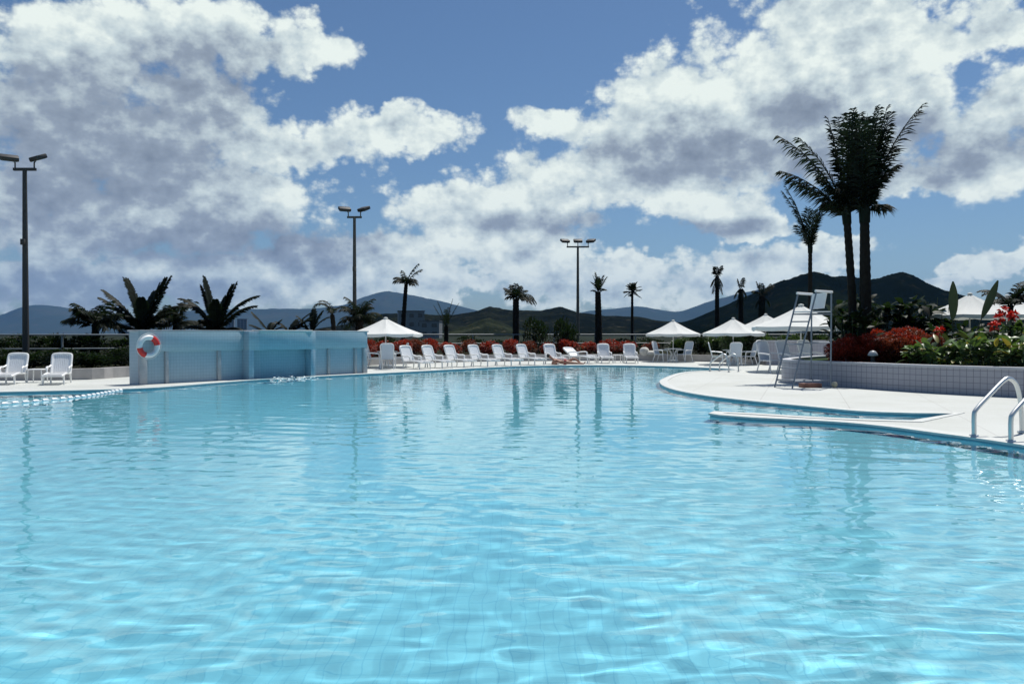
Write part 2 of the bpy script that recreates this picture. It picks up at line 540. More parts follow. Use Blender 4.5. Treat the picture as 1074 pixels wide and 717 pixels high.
# water: real ripples
m, t = mat('pool_water')
co = t.n('ShaderNodeTexCoord').outputs['Object']
gl = t.n('ShaderNodeBsdfGlass', {'distribution': 'GGX'}, Color=(.96, 1, 1, 1), Roughness=0.0, IOR=1.33)
t.n('ShaderNodeOutputMaterial', None, Surface=gl)
x0, x1, y0, y1 = -24.4, 9.9, 1.0, 38.4
ys_ = [y0]
while ys_[-1] < y1:
    ys_.append(ys_[-1] + min(.10, max(.034, .0062 * ys_[-1])))
nx, ny = int((x1 - x0) / .06), len(ys_)
gx, gy = np.meshgrid(np.linspace(x0, x1, nx), np.array(ys_))
rng = np.random.default_rng(4)
h = np.zeros_like(gx)
NW = 96
for i in range(NW):
    lam = 0.17 * (1.7 / 0.17) ** ((i + rng.random()) / NW)
    th = rng.normal(math.radians(84), 0.62)
    kk = 2 * math.pi / lam
    amp = 0.0078 * min(1.0, (0.36 / lam) ** 1.05) * lam / (2 * math.pi) * rng.uniform(.5, 1.3)
    ph = rng.random() * 6.28
    wx = gx + 0.22 * np.sin(gy * .37 + i); wy = gy + 0.22 * np.sin(gx * .41 + i * 1.7)
    far = np.clip((lam * 75 - gy) / 8.0, 0, 1)
    grp = 0.7 + 0.6 * np.sin(gx * (.5 + .3 * rng.random()) + rng.random() * 6) * np.sin(gy * (.4 + .3 * rng.random()) + rng.random() * 6)
    h += amp * far * grp * np.sin(kk * (math.cos(th) * wx + math.sin(th) * wy) + ph)
# livelier in patches
patch = 0.9 + 0.3 * np.sin(gx * .31 + 1.1) * np.sin(gy * .27 + .4) + 0.9 * np.exp(-(((gx - 1.9) / 1.5) ** 2 + ((gy - 4.3) / 1.5) ** 2))
h *= patch
verts = np.stack([gx, gy, WATER_Z + h], -1).reshape(-1, 3)
idx = np.arange(nx * ny).reshape(ny, nx)
quads = np.stack([idx[:-1, :-1], idx[:-1, 1:], idx[1:, 1:], idx[1:, :-1]], -1).reshape(-1, 4)
me = bpy.data.meshes.new('pool_water')
me.vertices.add(len(verts)); me.vertices.foreach_set('co', verts.ravel().astype(np.float32))
me.loops.add(quads.size); me.loops.foreach_set('vertex_index', quads.ravel().astype(np.int32))
me.polygons.add(len(quads)); me.polygons.foreach_set('loop_start', np.arange(0, quads.size, 4, dtype=np.int32))
me.update(calc_edges=True)
me.polygons.foreach_set('use_smooth', np.ones(len(quads), dtype=bool))
me.materials.append(m)
water = bpy.data.objects.new('pool_water', me); COL.objects.link(water)
tag(water, kind='structure')
water.cycles.is_caustics_caster = True

# ------------------------------------------------------------------ ground, hills, air
def ground_material():
    m, t = mat('ground_scrub')
    co = t.n('ShaderNodeTexCoord').outputs['Object']
    c = t.mix(t.smooth(t.noise(co, .02, 6.0, .65), .35, .65), (.008, .013, .006), (.018, .023, .011))
    c = t.mix(t.smooth(t.noise(co, .9, 5.0, .7), .4, .7), c, (.010, .016, .008))
    b = t.n('ShaderNodeBsdfPrincipled', None, Base_Color=c, Roughness=.95)
    b.inputs['Specular IOR Level'].default_value = .1
    t.put(b.inputs['Normal'], t.n('ShaderNodeBump', None, Height=t.noise(co, 3.0, 5.0, .7), Strength=.6, Distance=.2))
    t.n('ShaderNodeOutputMaterial', None, Surface=b)
ground_material()
B0 = [(-39.9, -5.9), (25.9, -5.9), (25.9, 47.9), (-39.9, 47.9)]
gv, gf = flat_with_hole([(-8800, -300), (8800, -300), (8800, 8900), (-8800, 8900)], [B0])
tag(MB().add([(x, y, -0.03) for x, y in gv], gf).build('ground', 'ground_scrub', smooth=False), kind='structure')

def hill_material(name, c1, c2, c3, sc):
    m, t = mat(name)
    co = t.n('ShaderNodeTexCoord').outputs['Object']
    n1 = t.noise(co, sc, 7.0, .68)
    n2 = t.noise(co, sc * 6, 5.0, .7)
    c = t.mix(t.smooth(n1, .44, .66), c1, c2)
    c = t.mix(t.smooth(n2, .56, .72), c, c3)
    b = t.n('ShaderNodeBsdfPrincipled', None, Base_Color=c, Roughness=1.0)
    b.inputs['Specular IOR Level'].default_value = 0.0
    t.put(b.inputs['Normal'], t.n('ShaderNodeBump', None, Height=n2, Strength=.7, Distance=3.0))
    t.n('ShaderNodeOutputMaterial', None, Surface=b)
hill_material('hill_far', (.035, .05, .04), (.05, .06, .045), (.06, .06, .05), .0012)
hill_material('hill_green', (.004, .006, .004), (.014, .017, .010), (.044, .042, .030), .014)
hill_material('hill_dark', (.002, .004, .002), (.005, .008, .004), (.013, .014, .008), .014)
hill_material('spur_green', (.011, .015, .009), (.028, .034, .020), (.062, .058, .040), .020)

def vnoise(x, y, seed=0):
    """smooth value noise, numpy"""
    def hsh(i, j):
        q = np.sin(i * 127.1 + j * 311.7 + seed * 74.7) * 43758.5453
        return q - np.floor(q)
    i, j = np.floor(x), np.floor(y)
    fx, fy = x - i, y - j
    fx, fy = fx * fx * (3 - 2 * fx), fy * fy * (3 - 2 * fy)
    return (hsh(i, j) * (1 - fx) + hsh(i + 1, j) * fx) * (1 - fy) + (hsh(i, j + 1) * (1 - fx) + hsh(i + 1, j + 1) * fx) * fy
def fbm(x, y, o=5, seed=0):
    s = 0; a = .5
    for k in range(o):
        s = s + a * vnoise(x * 2 ** k, y * 2 ** k, seed + k); a *= .5
    return s

def hill(name, D_, front, back, prof, mname, seed, gully=.35, freq=5.0):
    xs = np.array([p[0] for p in prof], float); ys = np.array([p[1] for p in prof], float)
    us = np.linspace(xs[0], xs[-1], 420)
    k = np.array([1, 2, 3, 2, 1]) / 9
    yy = np.interp(us, xs, ys)
    yy = np.convolve(np.pad(yy, 2, 'edge'), k, 'valid')
    X = (us - CX) * D_ / FPX
    pk = np.maximum((HY - yy) * D_ / FPX + 1.5, 0)
    tv = np.concatenate([np.linspace(-1, 0, 42), np.linspace(0, 1, 14)[1:]])
    T, XX = np.meshgrid(tv, X, indexing='ij'); PK = np.broadcast_to(pk, T.shape)
    YY = D_ + np.where(T < 0, T * front, T * back)
    XX = XX * YY / D_          # the ridge opens like a fan
    a = 1 - np.abs(T) ** 1.35
    ridge = 1 - 2 * np.abs(fbm(XX / D_ * freq * 3 + T * .6, T * 1.3 + 7, 5, seed) - .5)
    sh = np.abs(T) ** .6 * (1 - np.abs(T))
    Z = PK * a + PK * gully * sh * (ridge - .75) * 2
    Z = Z + (fbm(XX / D_ * freq * 30, T * 10, 4, seed + 9) - .5) * PK * .035 - 3 * np.abs(T) ** 6
    V = np.stack([XX, YY, np.maximum(Z, -1.0)], -1).reshape(-1, 3)
    nv, nu = T.shape
    idx = np.arange(nv * nu).reshape(nv, nu)
    q = np.stack([idx[:-1, :-1], idx[:-1, 1:], idx[1:, 1:], idx[1:, :-1]], -1).reshape(-1, 4)
    o = MB().add(V.tolist(), q.tolist()).build(name, mname, fixn=False)
    return tag(o, kind='structure')

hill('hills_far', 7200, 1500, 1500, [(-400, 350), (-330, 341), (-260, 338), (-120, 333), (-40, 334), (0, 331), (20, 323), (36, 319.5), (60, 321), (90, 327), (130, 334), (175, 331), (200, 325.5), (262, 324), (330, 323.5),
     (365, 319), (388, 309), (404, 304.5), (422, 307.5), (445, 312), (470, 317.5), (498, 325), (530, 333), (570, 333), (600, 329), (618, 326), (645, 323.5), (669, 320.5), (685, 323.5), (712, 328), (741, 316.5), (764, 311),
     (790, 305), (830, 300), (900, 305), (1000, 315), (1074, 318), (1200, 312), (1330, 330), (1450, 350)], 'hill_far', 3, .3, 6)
hill('hills_green', 900, 320, 300, [(300, 349.5), (365, 340), (400, 329), (437, 328), (452, 330), (474, 331), (498, 327.5), (513, 322), (528, 325), (543, 325), (567, 326), (587, 321.5), (598, 324.5), (607, 328),
     (620, 329.5), (634, 332), (670, 332), (685, 336), (701, 337), (740, 342), (800, 349)], 'hill_green', 11, .5, 9)
hill('hill_spur', 520, 100, 150, [(440, 351), (470, 347.5), (488, 341.5), (503, 335.5), (513, 333), (523, 337), (537, 343), (550, 347), (575, 351)], 'spur_green', 21, .5, 14)
hill('hill_slope', 720, 260, 250, [(660, 349), (700, 341), (727, 335), (745, 327), (760, 320.5), (794, 307.5), (819, 295.5), (838, 289), (852, 284.5), (862, 286.5), (876, 291.5), (900, 293), (921, 293.5), (935, 290), (946, 287.5), (957, 290.5),
     (971, 298), (991, 306), (1013, 312), (1045, 322), (1074, 330), (1120, 340), (1180, 349)], 'hill_dark', 31, .45, 8)

# haze: one closed box of thin air round everything
hm, ht = mat('haze_air')
pv = ht.n('ShaderNodeVolumePrincipled')
pv.inputs['Color'].default_value = (.17, .44, 1.0, 1)
pv.inputs['Density'].default_value = 4.5e-5
pv.inputs['Anisotropy'].default_value = 0.0
ho = ht.n('ShaderNodeOutputMaterial')
ht.t.links.new(pv.outputs[0], ho.inputs['Volume'])
HAZE = MB().box((0, 4300, 298), (17700, 9300, 602)).build('haze', 'haze_air', smooth=False)
tag(HAZE, kind='stuff')

# garden ground behind the terrace, held by a low kerb wall
simple('soil', (.022, .024, .012), .95, .35, 2.5, bump=.4, spec=.1)
simple('lawn', (.030, .055, .016), .9, .35, 3.0, bump=.4, spec=.1)
simple('render_grey', (.40, .38, .37), .8, .12, 2.0, bump=.1)
KERB = spline([(-40, 23.9), (-20, 25.4), (-14.4, 25.9), (-13.4, 27.6), (-12.0, 30.2), (-9.2, 34.0), (-6.2, 38.6), (-2.5, 42.6), (3, 44.3), (8.2, 44.0), (10.8, 42.6), (11.9, 40.6), (12.25, 38.7)], 4)
KERB = [(float(a), float(b)) for a, b in KERB]
gpoly = offset_line(KERB, 0.12) + [(12.4, 38.85), (30, 38.6), (60, 50), (60, 85), (-75, 85), (-75, 24.0)]
tag(MB().prism(gpoly, -0.02, 0.28).build('garden_ground', 'soil', smooth=False), kind='structure')
kerb = MB().wall(KERB, 0.24, -0.02, 0.36).build('kerb_wall', 'render_grey', smooth=False)
tag(kerb, 'low grey kerb wall along the back of the terrace holding the red shrubs', 'wall')

# fence of two white rails
simple('fence_white', (.17, .20, .22), .5, .08, 4.0)
fline = spline([(-46, 29.0), (-24, 30.2), (-16.5, 31.4), (-12.5, 36), (-8.5, 42), (-4, 47.4), (2, 49.6), (12, 50.5), (24, 51)], 5)
fe = empty('rail_fence', (0, 0, 0.28), label='white fence of two long rails running behind the whole garden', cat='fence')
for z, r_ in ((1.18, .032), (.64, .028)):
    MB().tube([(x, y, z) for x, y in fline], r_, 6).build('rail', 'fence_white', fe)
acc = 0
for i in range(len(fline) - 1):
    a, b = Vector(fline[i]), Vector(fline[i + 1])
    L_ = (b - a).length
    while acc < L_:
        p = a.lerp(b, acc / L_)
        MB().box((p.x, p.y, .58), (.06, .06, 1.18)).build('post', 'fence_white', fe)
        acc += 2.6
    acc -= L_

# far buildings
simple('far_plaster', (.20, .21, .21), .8, .1, .5)
simple('far_roof', (.12, .11, .11), .8, .1, .5)
simple('far_glass', (.04, .05, .06), .2, .1, .5)
def block(name, px, d, wid, dep, y_top, label, rz=0.1, cat='building', floors=3, cols=4, group=None, zb=-.03):
    p = gp(px, d)
    h_ = zy(y_top, d) - zb
    e = empty(name, (p.x, d, zb), rz, label=label, cat=cat, group=group)
    MB().box((0, 0, h_ / 2), (wid, dep, h_)).build('wall', 'far_plaster', e, smooth=False)
    MB().box((0, 0, h_ + h_ * .02), (wid * 1.04, dep * 1.04, h_ * .04)).build('roof', 'far_roof', e, smooth=False)
    for i in range(floors):
        for j in range(cols):
            MB().box((wid * ((j + .5) / cols - .5), -dep / 2 - .01, h_ * (i + .55) / floors), (wid / cols * .5, .12, h_ / floors * .45)).build('window', 'far_glass', e, smooth=False)
    return e
block('hillside_house', 431, 330, 10.5, 8, 327, 'pale flat roofed house on the dark slope above the parasol by the waterfall wall', .2, floors=3, cols=3)
block('hillside_house', 452, 280, 7, 6, 337, 'small pale house on the slope behind the V shaped young palm', -.1, floors=2, cols=2)
block('tower_block', 241, 1500, 16, 16, 332, 'tallest grey tower block far behind the waterfall wall', .3, cat='tower block', floors=10, cols=3)
block('tower_block', 254, 1550, 18, 16, 335, 'shorter grey tower block just beside the tallest one', .3, cat='tower block', floors=8, cols=3)
block('tower_block', 132, 1400, 22, 16, 340, 'low grey apartment block far off between the dark fan palm and the first date palm', .2, cat='tower block', floors=5, cols=4)

# ------------------------------------------------------------------ plants
simple('palm_leaf', (.030, .050, .020), .55, .25, 3.0, islands=.5, trans=(.05, .09, .02))
simple('palm_leaf_dark', (.009, .015, .007), .6, .25, 3.0, islands=.6, trans=(.015, .028, .008), spec=.22)
simple('palm_leaf_dry', (.10, .085, .045), .7, .25, 3.0, islands=.4)
simple('bark', (.018, .016, .013), .9, .3, 6.0, bump=.5, spec=.1)
simple('bark_grey', (.13, .11, .09), .9, .3, 6.0, bump=.5, spec=.1)
simple('leaf_dark', (.010, .020, .008), .5, .3, 3.0, islands=.6, trans=(.018, .038, .008), spec=.15)
simple('leaf_mid', (.030, .062, .020), .45, .3, 3.0, islands=.6, trans=(.07, .13, .02))
simple('leaf_glossy', (.115, .175, .065), .36, .25, 3.0, islands=.75, trans=(.10, .18, .03), spec=.5)
simple('leaf_yellow', (.25, .22, .04), .4, .25, 3.0, islands=.5, trans=(.3, .25, .03))
simple('leaf_red', (.21, .022, .009), .5, .3, 4.0, islands=.65, trans=(.38, .035, .010))
simple('leaf_rust', (.13, .030, .013), .5, .3, 4.0, islands=.65, trans=(.22, .05, .02))
simple('petal_red', (.62, .028, .014), .5, .2, 9.0, islands=.35, trans=(.5, .02, .01))
simple('petal_white', (.75, .75, .70), .5, .1, 9.0)

rnd = random.Random(11)

def frond(mb, p0, azm, elv, L, droop, n=26, ll=.5, lw=.035, hang=.25, twist=0.0, fwd=.72):
    """a feather frond: a tapering rib with leaflets either side"""
    p = Vector(p0); pts = [p.copy()]; ds = []
    st = 14
    for i in range(st):
        e = elv - droop * (i / st) ** 1.4
        d = Vector((math.cos(azm) * math.cos(e), math.sin(azm) * math.cos(e), math.sin(e)))
        ds.append(d); p = p + d * (L / st); pts.append(p.copy())
    ds.append(ds[-1])
    mb.tube(pts, [.030 * (1 - .85 * i / st) * (L / 3) ** .5 + .003 for i in range(st + 1)], 4, cap=False)
    for i in range(n):
        u = .10 + .90 * (i + rnd.random() * .5) / n
        f = u * st; a = min(int(f), st - 1)
        q = pts[a].lerp(pts[a + 1], f - a); d = ds[a]
        s = d.cross(Vector((0, 0, 1)))
        if s.length < .05: s = Vector((-math.sin(azm), math.cos(azm), 0))
        s.normalize()
        if twist: s = Quaternion(d, twist) @ s
        l = ll * (math.sin(math.pi * min(1, .12 + u * .80)) ** .7) * rnd.uniform(.8, 1.15)
        for sg in (-1, 1):
            dd = (d * fwd * rnd.uniform(.75, 1.25) + s * sg * rnd.uniform(.7, 1.0) + Vector((0, 0, -hang * rnd.uniform(.3, 1.5)))).normalized()
            k1 = q + dd * l * .5; k2 = q + dd * l + Vector((0, 0, -hang * l * .5))
            wv = d * lw * .5
            mb.add([q - wv * .5, q + wv * .5, k1 + wv, k1 - wv, k2], [(0, 1, 2, 3), (3, 2, 4)])

def trunk_mesh(pts, r0, r1, rings=.12):
    mb = MB()
    sp = spline(pts, 8)
    L = sum((Vector(sp[i + 1]) - Vector(sp[i])).length for i in range(len(sp) - 1))
    m = max(10, min(60, int(L / .12)))
    q = []; rr = []
    for i in range(m + 1):
        f = i / m * (len(sp) - 1); a = min(int(f), len(sp) - 2)
        q.append(Vector(sp[a]).lerp(Vector(sp[a + 1]), f - a))
        base = 1 + .35 * max(0, 1 - i / m * 8)
        rr.append((r0 + (r1 - r0) * i / m) * base * (1.08 if i % 2 else .96))
    return mb.tube(q, rr, 9)

def palm(name, label, px, d, z0, y_crown, n, L, el0, el1, droop, r0=.14, r1=.10, lean=(0, 0), ll=.5, lf=26, group='palms', leaf='palm_leaf_dark', lw=.035, hang=.25, azs=None, dry=0, bark='bark', fronds=None, fwd=.72, shaft=0):
    """fronds: explicit list of (azimuth deg, elevation deg, length, droop deg)"""
    p = gp(px, d)
    e = empty(name, (p.x, d, z0), label=label, cat='palm', group=group)
    H_ = zy(y_crown, d) - z0
    top = Vector((lean[0], lean[1], H_))
    trunk_mesh([(0, 0, -.05), (lean[0] * .25, lean[1] * .25, H_ * .4), (lean[0] * .65, lean[1] * .65, H_ * .75), tuple(top)], r0, r1).build('trunk', bark, e)
    mb = MB()
    lst = fronds or [(360 * (i * .381966) + rnd.uniform(-12, 12), rnd.uniform(el0, el1), L * rnd.uniform(.8, 1.1), droop * rnd.uniform(.7, 1.3)) for i in range(n)]
    for (a, el_, l, dr) in lst:
        frond(mb, top + Vector((rnd.uniform(-.04, .04), rnd.uniform(-.04, .04), rnd.uniform(-.12, .1))), R(a), R(el_), l, R(dr), lf, ll, lw, hang, 0.0, fwd)
    mb.build('crown', leaf, e, smooth=False, fixn=False)
    if shaft:
        d_ = (top - Vector((lean[0] * .65, lean[1] * .65, H_ * .75))).normalized()
        MB().tube([tuple(top - d_ * shaft * .3), tuple(top + d_ * shaft * .2), tuple(top + d_ * shaft)], [r1 * 1.25, r1 * 1.35, r1 * .4], 9).build('crownshaft', leaf, e)
    if dry:
        mb = MB()
        for i in range(dry):
            frond(mb, top + Vector((0, 0, -.15)), rnd.uniform(0, 6.28), R(rnd.uniform(-60, -25)), L * .7, R(35), 14, ll * .7, lw, .5)
        mb.build('dead_frond', 'palm_leaf_dry', e, smooth=False, fixn=False)
    return e

GZ = 0.28
# (name, label, pixel column, distance, ...)
palm('date_palm', 'date palm with arching fronds behind the lifebuoy end of the waterfall wall', 149, 34, GZ, 349, 0, 0, 0, 0, 0, .22, .2, ll=.42, lf=85, lw=.09, fwd=.95, hang=.35,
     fronds=[(176, 56, 2.45, 26), (186, 54, 2.3, 30), (170, 82, 2.5, 22), (188, 80, 2.4, 18), (8, 66, 2.65, 4), (352, 68, 2.5, 8), (20, 76, 2.35, 8), (4, 60, 2.3, 75), (356, 62, 2.0, 85), (60, 80, 1.9, 20), (290, 74, 1.7, 40), (180, 38, 1.3, 60), (0, 40, 1.1, 60), (250, 60, 1.2, 60), (110, 60, 1.2, 60)])
palm('date_palm', 'date palm with wide drooping fronds behind the middle of the waterfall wall', 226, 36, GZ, 350, 0, 0, 0, 0, 0, .22, .2, ll=.42, lf=85, lw=.09, fwd=.95, hang=.35,
     fronds=[(176, 72, 2.45, 66), (186, 66, 2.2, 70), (170, 84, 2.6, 14), (188, 82, 2.5, 8), (178, 78, 2.3, 10), (8, 72, 2.55, 6), (352, 74, 2.4, 10), (4, 62, 2.6, 52), (356, 58, 2.4, 56), (60, 80, 1.9, 20), (290, 74, 1.7, 40), (180, 40, 1.4, 60), (0, 36, 1.3, 60), (250, 60, 1.2, 60), (110, 60, 1.2, 60)])
palm('fan_palm', 'low dark spreading palm between the near loungers and the date palms', 100, 33, GZ, 340, 22, 1.35, -5, 60, 55, .16, .13, ll=.5, lf=22, lw=.07, hang=.4)
palm('fan_palm', 'dark bushy palm between the two date palms', 184, 38, GZ, 340, 20, 1.4, 0, 75, 60, .15, .12, ll=.5, lf=22, lw=.07, hang=.4)
palm('young_palm', 'small palm with one long bent frond beside the tall pole behind the waterfall', 352, 36, GZ, 330, 0, 0, 0, 0, 0, .11, .10, lean=(-.15, 0), ll=.32, lf=26,
     fronds=[(175, 80, 1.3, 150), (170, 70, 1.2, 140), (10, 60, .9, 110), (90, 60, .9, 100), (270, 50, .9, 120), (150, 85, 1.35, 120)])
for px_, y_, lab, fr_ in [(283, 350, 'short palm shoots peeping over the waterfall wall at the start of the spill', [(178, 55, 1.3, 15), (170, 40, 1.1, 30), (5, 70, .9, 40), (10, 50, .9, 60), (90, 70, .8, 40)]),
                          (303, 350, 'leaning palm shoots peeping over the waterfall wall above the spill', [(5, 48, 1.5, 20), (12, 56, 1.5, 25), (170, 62, .9, 50), (350, 40, 1.3, 30), (60, 70, 1, 40), (355, 30, 1.0, 30)]),
                          (327, 350, 'spiky palm shoots over the waterfall wall beside the bent young palm', [(175, 70, 1.2, 40), (10, 60, 1.2, 50), (160, 50, 1.1, 60), (90, 80, 1.2, 20), (350, 75, 1.3, 30), (20, 40, 1.0, 60), (190, 35, .9, 60)])]:
    palm('palm_shoot', lab, px_, 38, GZ, y_, 0, 0, 0, 0, 0, .12, .10, ll=.30, lf=40, lw=.07, fwd=1.0, hang=.25, fronds=fr_)
palm('bushy_palm', 'round bushy palm right behind the white parasol by the waterfall wall', 377, 38, GZ, 336, 30, 1.25, 5, 85, 75, .2, .18, ll=.4, lf=24, lw=.045, hang=.45)
palm('slender_palm', 'slender palm with a ragged top behind the parasol by the waterfall wall', 422, 52, GZ, 298, 0, 0, 0, 0, 0, .16, .12, lean=(.25, 0), ll=.42, lf=24, lw=.05, hang=.5,
     fronds=[(10, 72, 1.7, 35), (20, 65, 1.6, 50), (170, 60, 1.0, 90), (180, 40, .9, 90), (0, 30, .9, 90), (90, 60, 1, 90), (270, 60, 1, 90), (45, 50, 1, 100), (220, 50, .9, 100), (150, 85, 1.0, 30), (320, 20, .8, 60)])
palm('young_palm', 'young palm with fronds standing up in a V behind the far loungers', 468, 46, GZ, 342, 0, 0, 0, 0, 0, .14, .12, ll=.26, lf=24,
     fronds=[(175, 62, 1.5, 5), (170, 74, 1.5, 8), (15, 78, 1.7, 5), (20, 68, 1.6, 15), (80, 70, 1.2, 20), (270, 70, 1.1, 20)])
palm('stout_palm', 'stout palm whose crown hangs to one side, before the green hills', 541, 50, GZ, 313, 0, 0, 0, 0, 0, .22, .19, ll=.4, lf=24, lw=.06, hang=.5,
     fronds=[(5, 30, 1.5, 100), (355, 15, 1.4, 90), (15, 45, 1.4, 110), (340, 5, 1.2, 60), (150, 55, .95, 40), (175, 60, 1.0, 50), (180, 30, .7, 70), (95, 78, 1.0, 20), (60, 70, 1.0, 30), (270, 60, .9, 60), (30, 60, 1.1, 60), (210, 50, .8, 80), (125, 65, 1, 20), (300, 40, 1, 90)])
palm('stout_palm', 'stout palm with a narrow upright crown next to the triple floodlight pole', 628, 50, GZ, 306, 0, 0, 0, 0, 0, .24, .17, lean=(-.06, 0), ll=.32, lf=26, lw=.05,
     fronds=[(175, 78, 1.1, 10), (150, 82, 1.15, 5), (20, 74, 1.2, 10), (10, 66, 1.1, 15), (90, 85, 1.0, 5), (180, 65, .7, 40), (0, 45, .6, 60), (270, 70, .9, 30), (200, 50, .5, 60), (340, 30, .5, 60)])
palm('round_palm', 'slim palm with a round fan crown between the triple floodlight pole and the parasols', 663, 55, GZ, 306, 26, .68, -25, 85, 35, .10, .08, ll=.28, lf=18, lw=.05, hang=.2)
palm('bare_palm', 'tallest of the three thin shaggy palms behind the row of parasols', 752, 58, GZ, 290, 0, 0, 0, 0, 0, .17, .14, ll=.42, lf=22, lw=.06, hang=.6,
     fronds=[(100, 84, .8, 10), (170, 78, .75, 20), (20, 75, .8, 20), (180, -40, .9, 40), (0, -45, .9, 40), (270, -50, .9, 30), (60, -60, 1.2, 20), (200, -65, 1.3, 20), (320, -65, 1.3, 20)])
palm('bare_palm', 'shortest thin palm with a bare spiky top, in the middle of the shaggy three', 777, 58, GZ, 303, 0, 0, 0, 0, 0, .2, .16, ll=.36, lf=22, lw=.06, hang=.6,
     fronds=[(150, 80, .8, 10), (30, 80, .8, 15), (180, -40, .9, 40), (0, -45, .8, 40), (270, -50, .9, 30), (60, -60, 1.2, 20), (200, -65, 1.4, 20)])
palm('bare_palm', 'shaggy palm with a forked bushy top beside the lifeguard chair', 799, 56, GZ, 310, 0, 0, 0, 0, 0, .26, .2, ll=.42, lf=24, lw=.06, hang=.5,
     fronds=[(20, 58, 1.2, 15), (10, 48, 1.1, 25), (160, 76, 1.0, 15), (90, 80, 1, 15), (180, 50, .8, 60), (0, -30, .9, 50), (190, -40, .9, 40), (270, -50, 1, 30), (60, -60, 1.3, 20), (230, -65, 1.4, 20)])
palm('foxtail_palm', 'lone slender palm with a V shaped crown just beyond the lifeguard chair', 849.5, 35, GZ, 262, 0, 0, 0, 0, 0, .11, .08, ll=.5, lf=44, lw=.045, hang=.45, fwd=1.3, shaft=.5,
     fronds=[(172, 74, 3.0, 14), (165, 72, 2.8, 18), (178, 77, 2.3, 10), (8, 78, 2.9, 12), (15, 75, 2.7, 16), (352, 80, 2.2, 10), (90, 84, 1.9, 6), (270, 82, 1.8, 8), (180, 82, 1.6, 10), (0, 84, 1.8, 10), (200, 66, 1.2, 30)])

# the tall group of three in the raised bed
PZ = 0.62
GC = 'three palms growing as one clump'
palm('royal_palm', 'leaning stem of the dense three stemmed palm clump', 896, 25.5, PZ, 226, 0, 0, 0, 0, 0, .135, .11, lean=(-.22, .1), ll=.6, lf=52, lw=.05, hang=.5, group=GC, fwd=.85, shaft=.9,
     fronds=[(174, 63, 3.4, 35), (184, 69, 3.0, 32), (178, 51, 2.7, 40), (182, 44, 2.3, 34), (140, 82, 3.4, 8), (100, 86, 3.3, 10), (60, 84, 3.3, 6), (250, 85, 3.2, 8), (320, 82, 3.2, 8), (160, 84, 2.9, 10), (0, 84, 2.8, 10), (270, 78, 2.2, 20), (150, 74, 1.6, 40), (210, 60, 1.2, 90), (20, 74, 1.5, 50)])
palm('royal_palm', 'thin middle stem of the dense three stemmed palm clump', 903.5, 26.3, PZ, 214, 0, 0, 0, 0, 0, .075, .06, ll=.55, lf=44, lw=.05, hang=.5, group=GC, fwd=.85,
     fronds=[(120, 84, 2.9, 8), (240, 85, 2.9, 8), (60, 83, 3.0, 10), (0, 85, 3.2, 8), (180, 84, 2.6, 10), (90, 76, 2.0, 20)])
palm('royal_palm', 'thick straight stem of the dense three stemmed palm clump', 909, 25.2, PZ, 226, 0, 0, 0, 0, 0, .165, .13, lean=(-.08, 0), ll=.62, lf=52, lw=.05, hang=.5, group=GC, fwd=.85, shaft=.8,
     fronds=[(4, 74, 4.1, 30), (12, 79, 3.5, 12), (20, 77, 3.2, 14), (355, 82, 3.4, 8), (30, 83, 3.3, 8), (150, 86, 3.3, 6), (190, 86, 3.4, 6), (300, 84, 3.3, 8), (330, 80, 3.0, 12), (60, 86, 3.2, 6), (0, 78, 2.4, 26), (350, 76, 1.8, 50), (240, 82, 3.0, 8), (8, 50, .8, 80), (180, 70, 1.3, 70)])

def shrub_mesh(rx, ry, rz, n, L, wd, seed, lobes=7, up=.35):
    r = random.Random(seed); mb = MB()
    cs = [(Vector((r.uniform(-.55, .55) * rx, r.uniform(-.55, .55) * ry, rz * r.uniform(.45, 1.15))), r.uniform(.38, .62)) for _ in range(lobes)]
    for i in range(n):
        c, k = r.choice(cs)
        while True:
            v = Vector((r.uniform(-1, 1), r.uniform(-1, 1), r.uniform(-1, 1)))
            if .1 < v.length < 1: break
        v = v.normalized() * (v.length ** .35)
        p = c + Vector((v.x * rx * k, v.y * ry * k, v.z * rz * k * .9))
        if p.z < .03: p.z = r.uniform(.03, .25 * rz)
        d = (v.normalized() + Vector((r.uniform(-.7, .7), r.uniform(-.7, .7), r.uniform(-.3, .7) + up))).normalized()
        mb.leaf(p, d, Vector((r.uniform(-.3, .3), r.uniform(-.3, .3), 1)), L * r.uniform(.6, 1.25), wd * r.uniform(.7, 1.2))
    return mb

def stems_mesh(rx, rz, seed, n=5, r0=.02):
    r = random.Random(seed); mb = MB()
    for i in range(n):
        a = r.uniform(0, 6.28)
        mb.tube([(0, 0, -.05), (math.cos(a) * rx * .25, math.sin(a) * rx * .25, rz * .4), (math.cos(a) * rx * .5, math.sin(a) * rx * .5, rz * 1.0)], [r0, r0 * .8, r0 * .4], 5)
    return mb

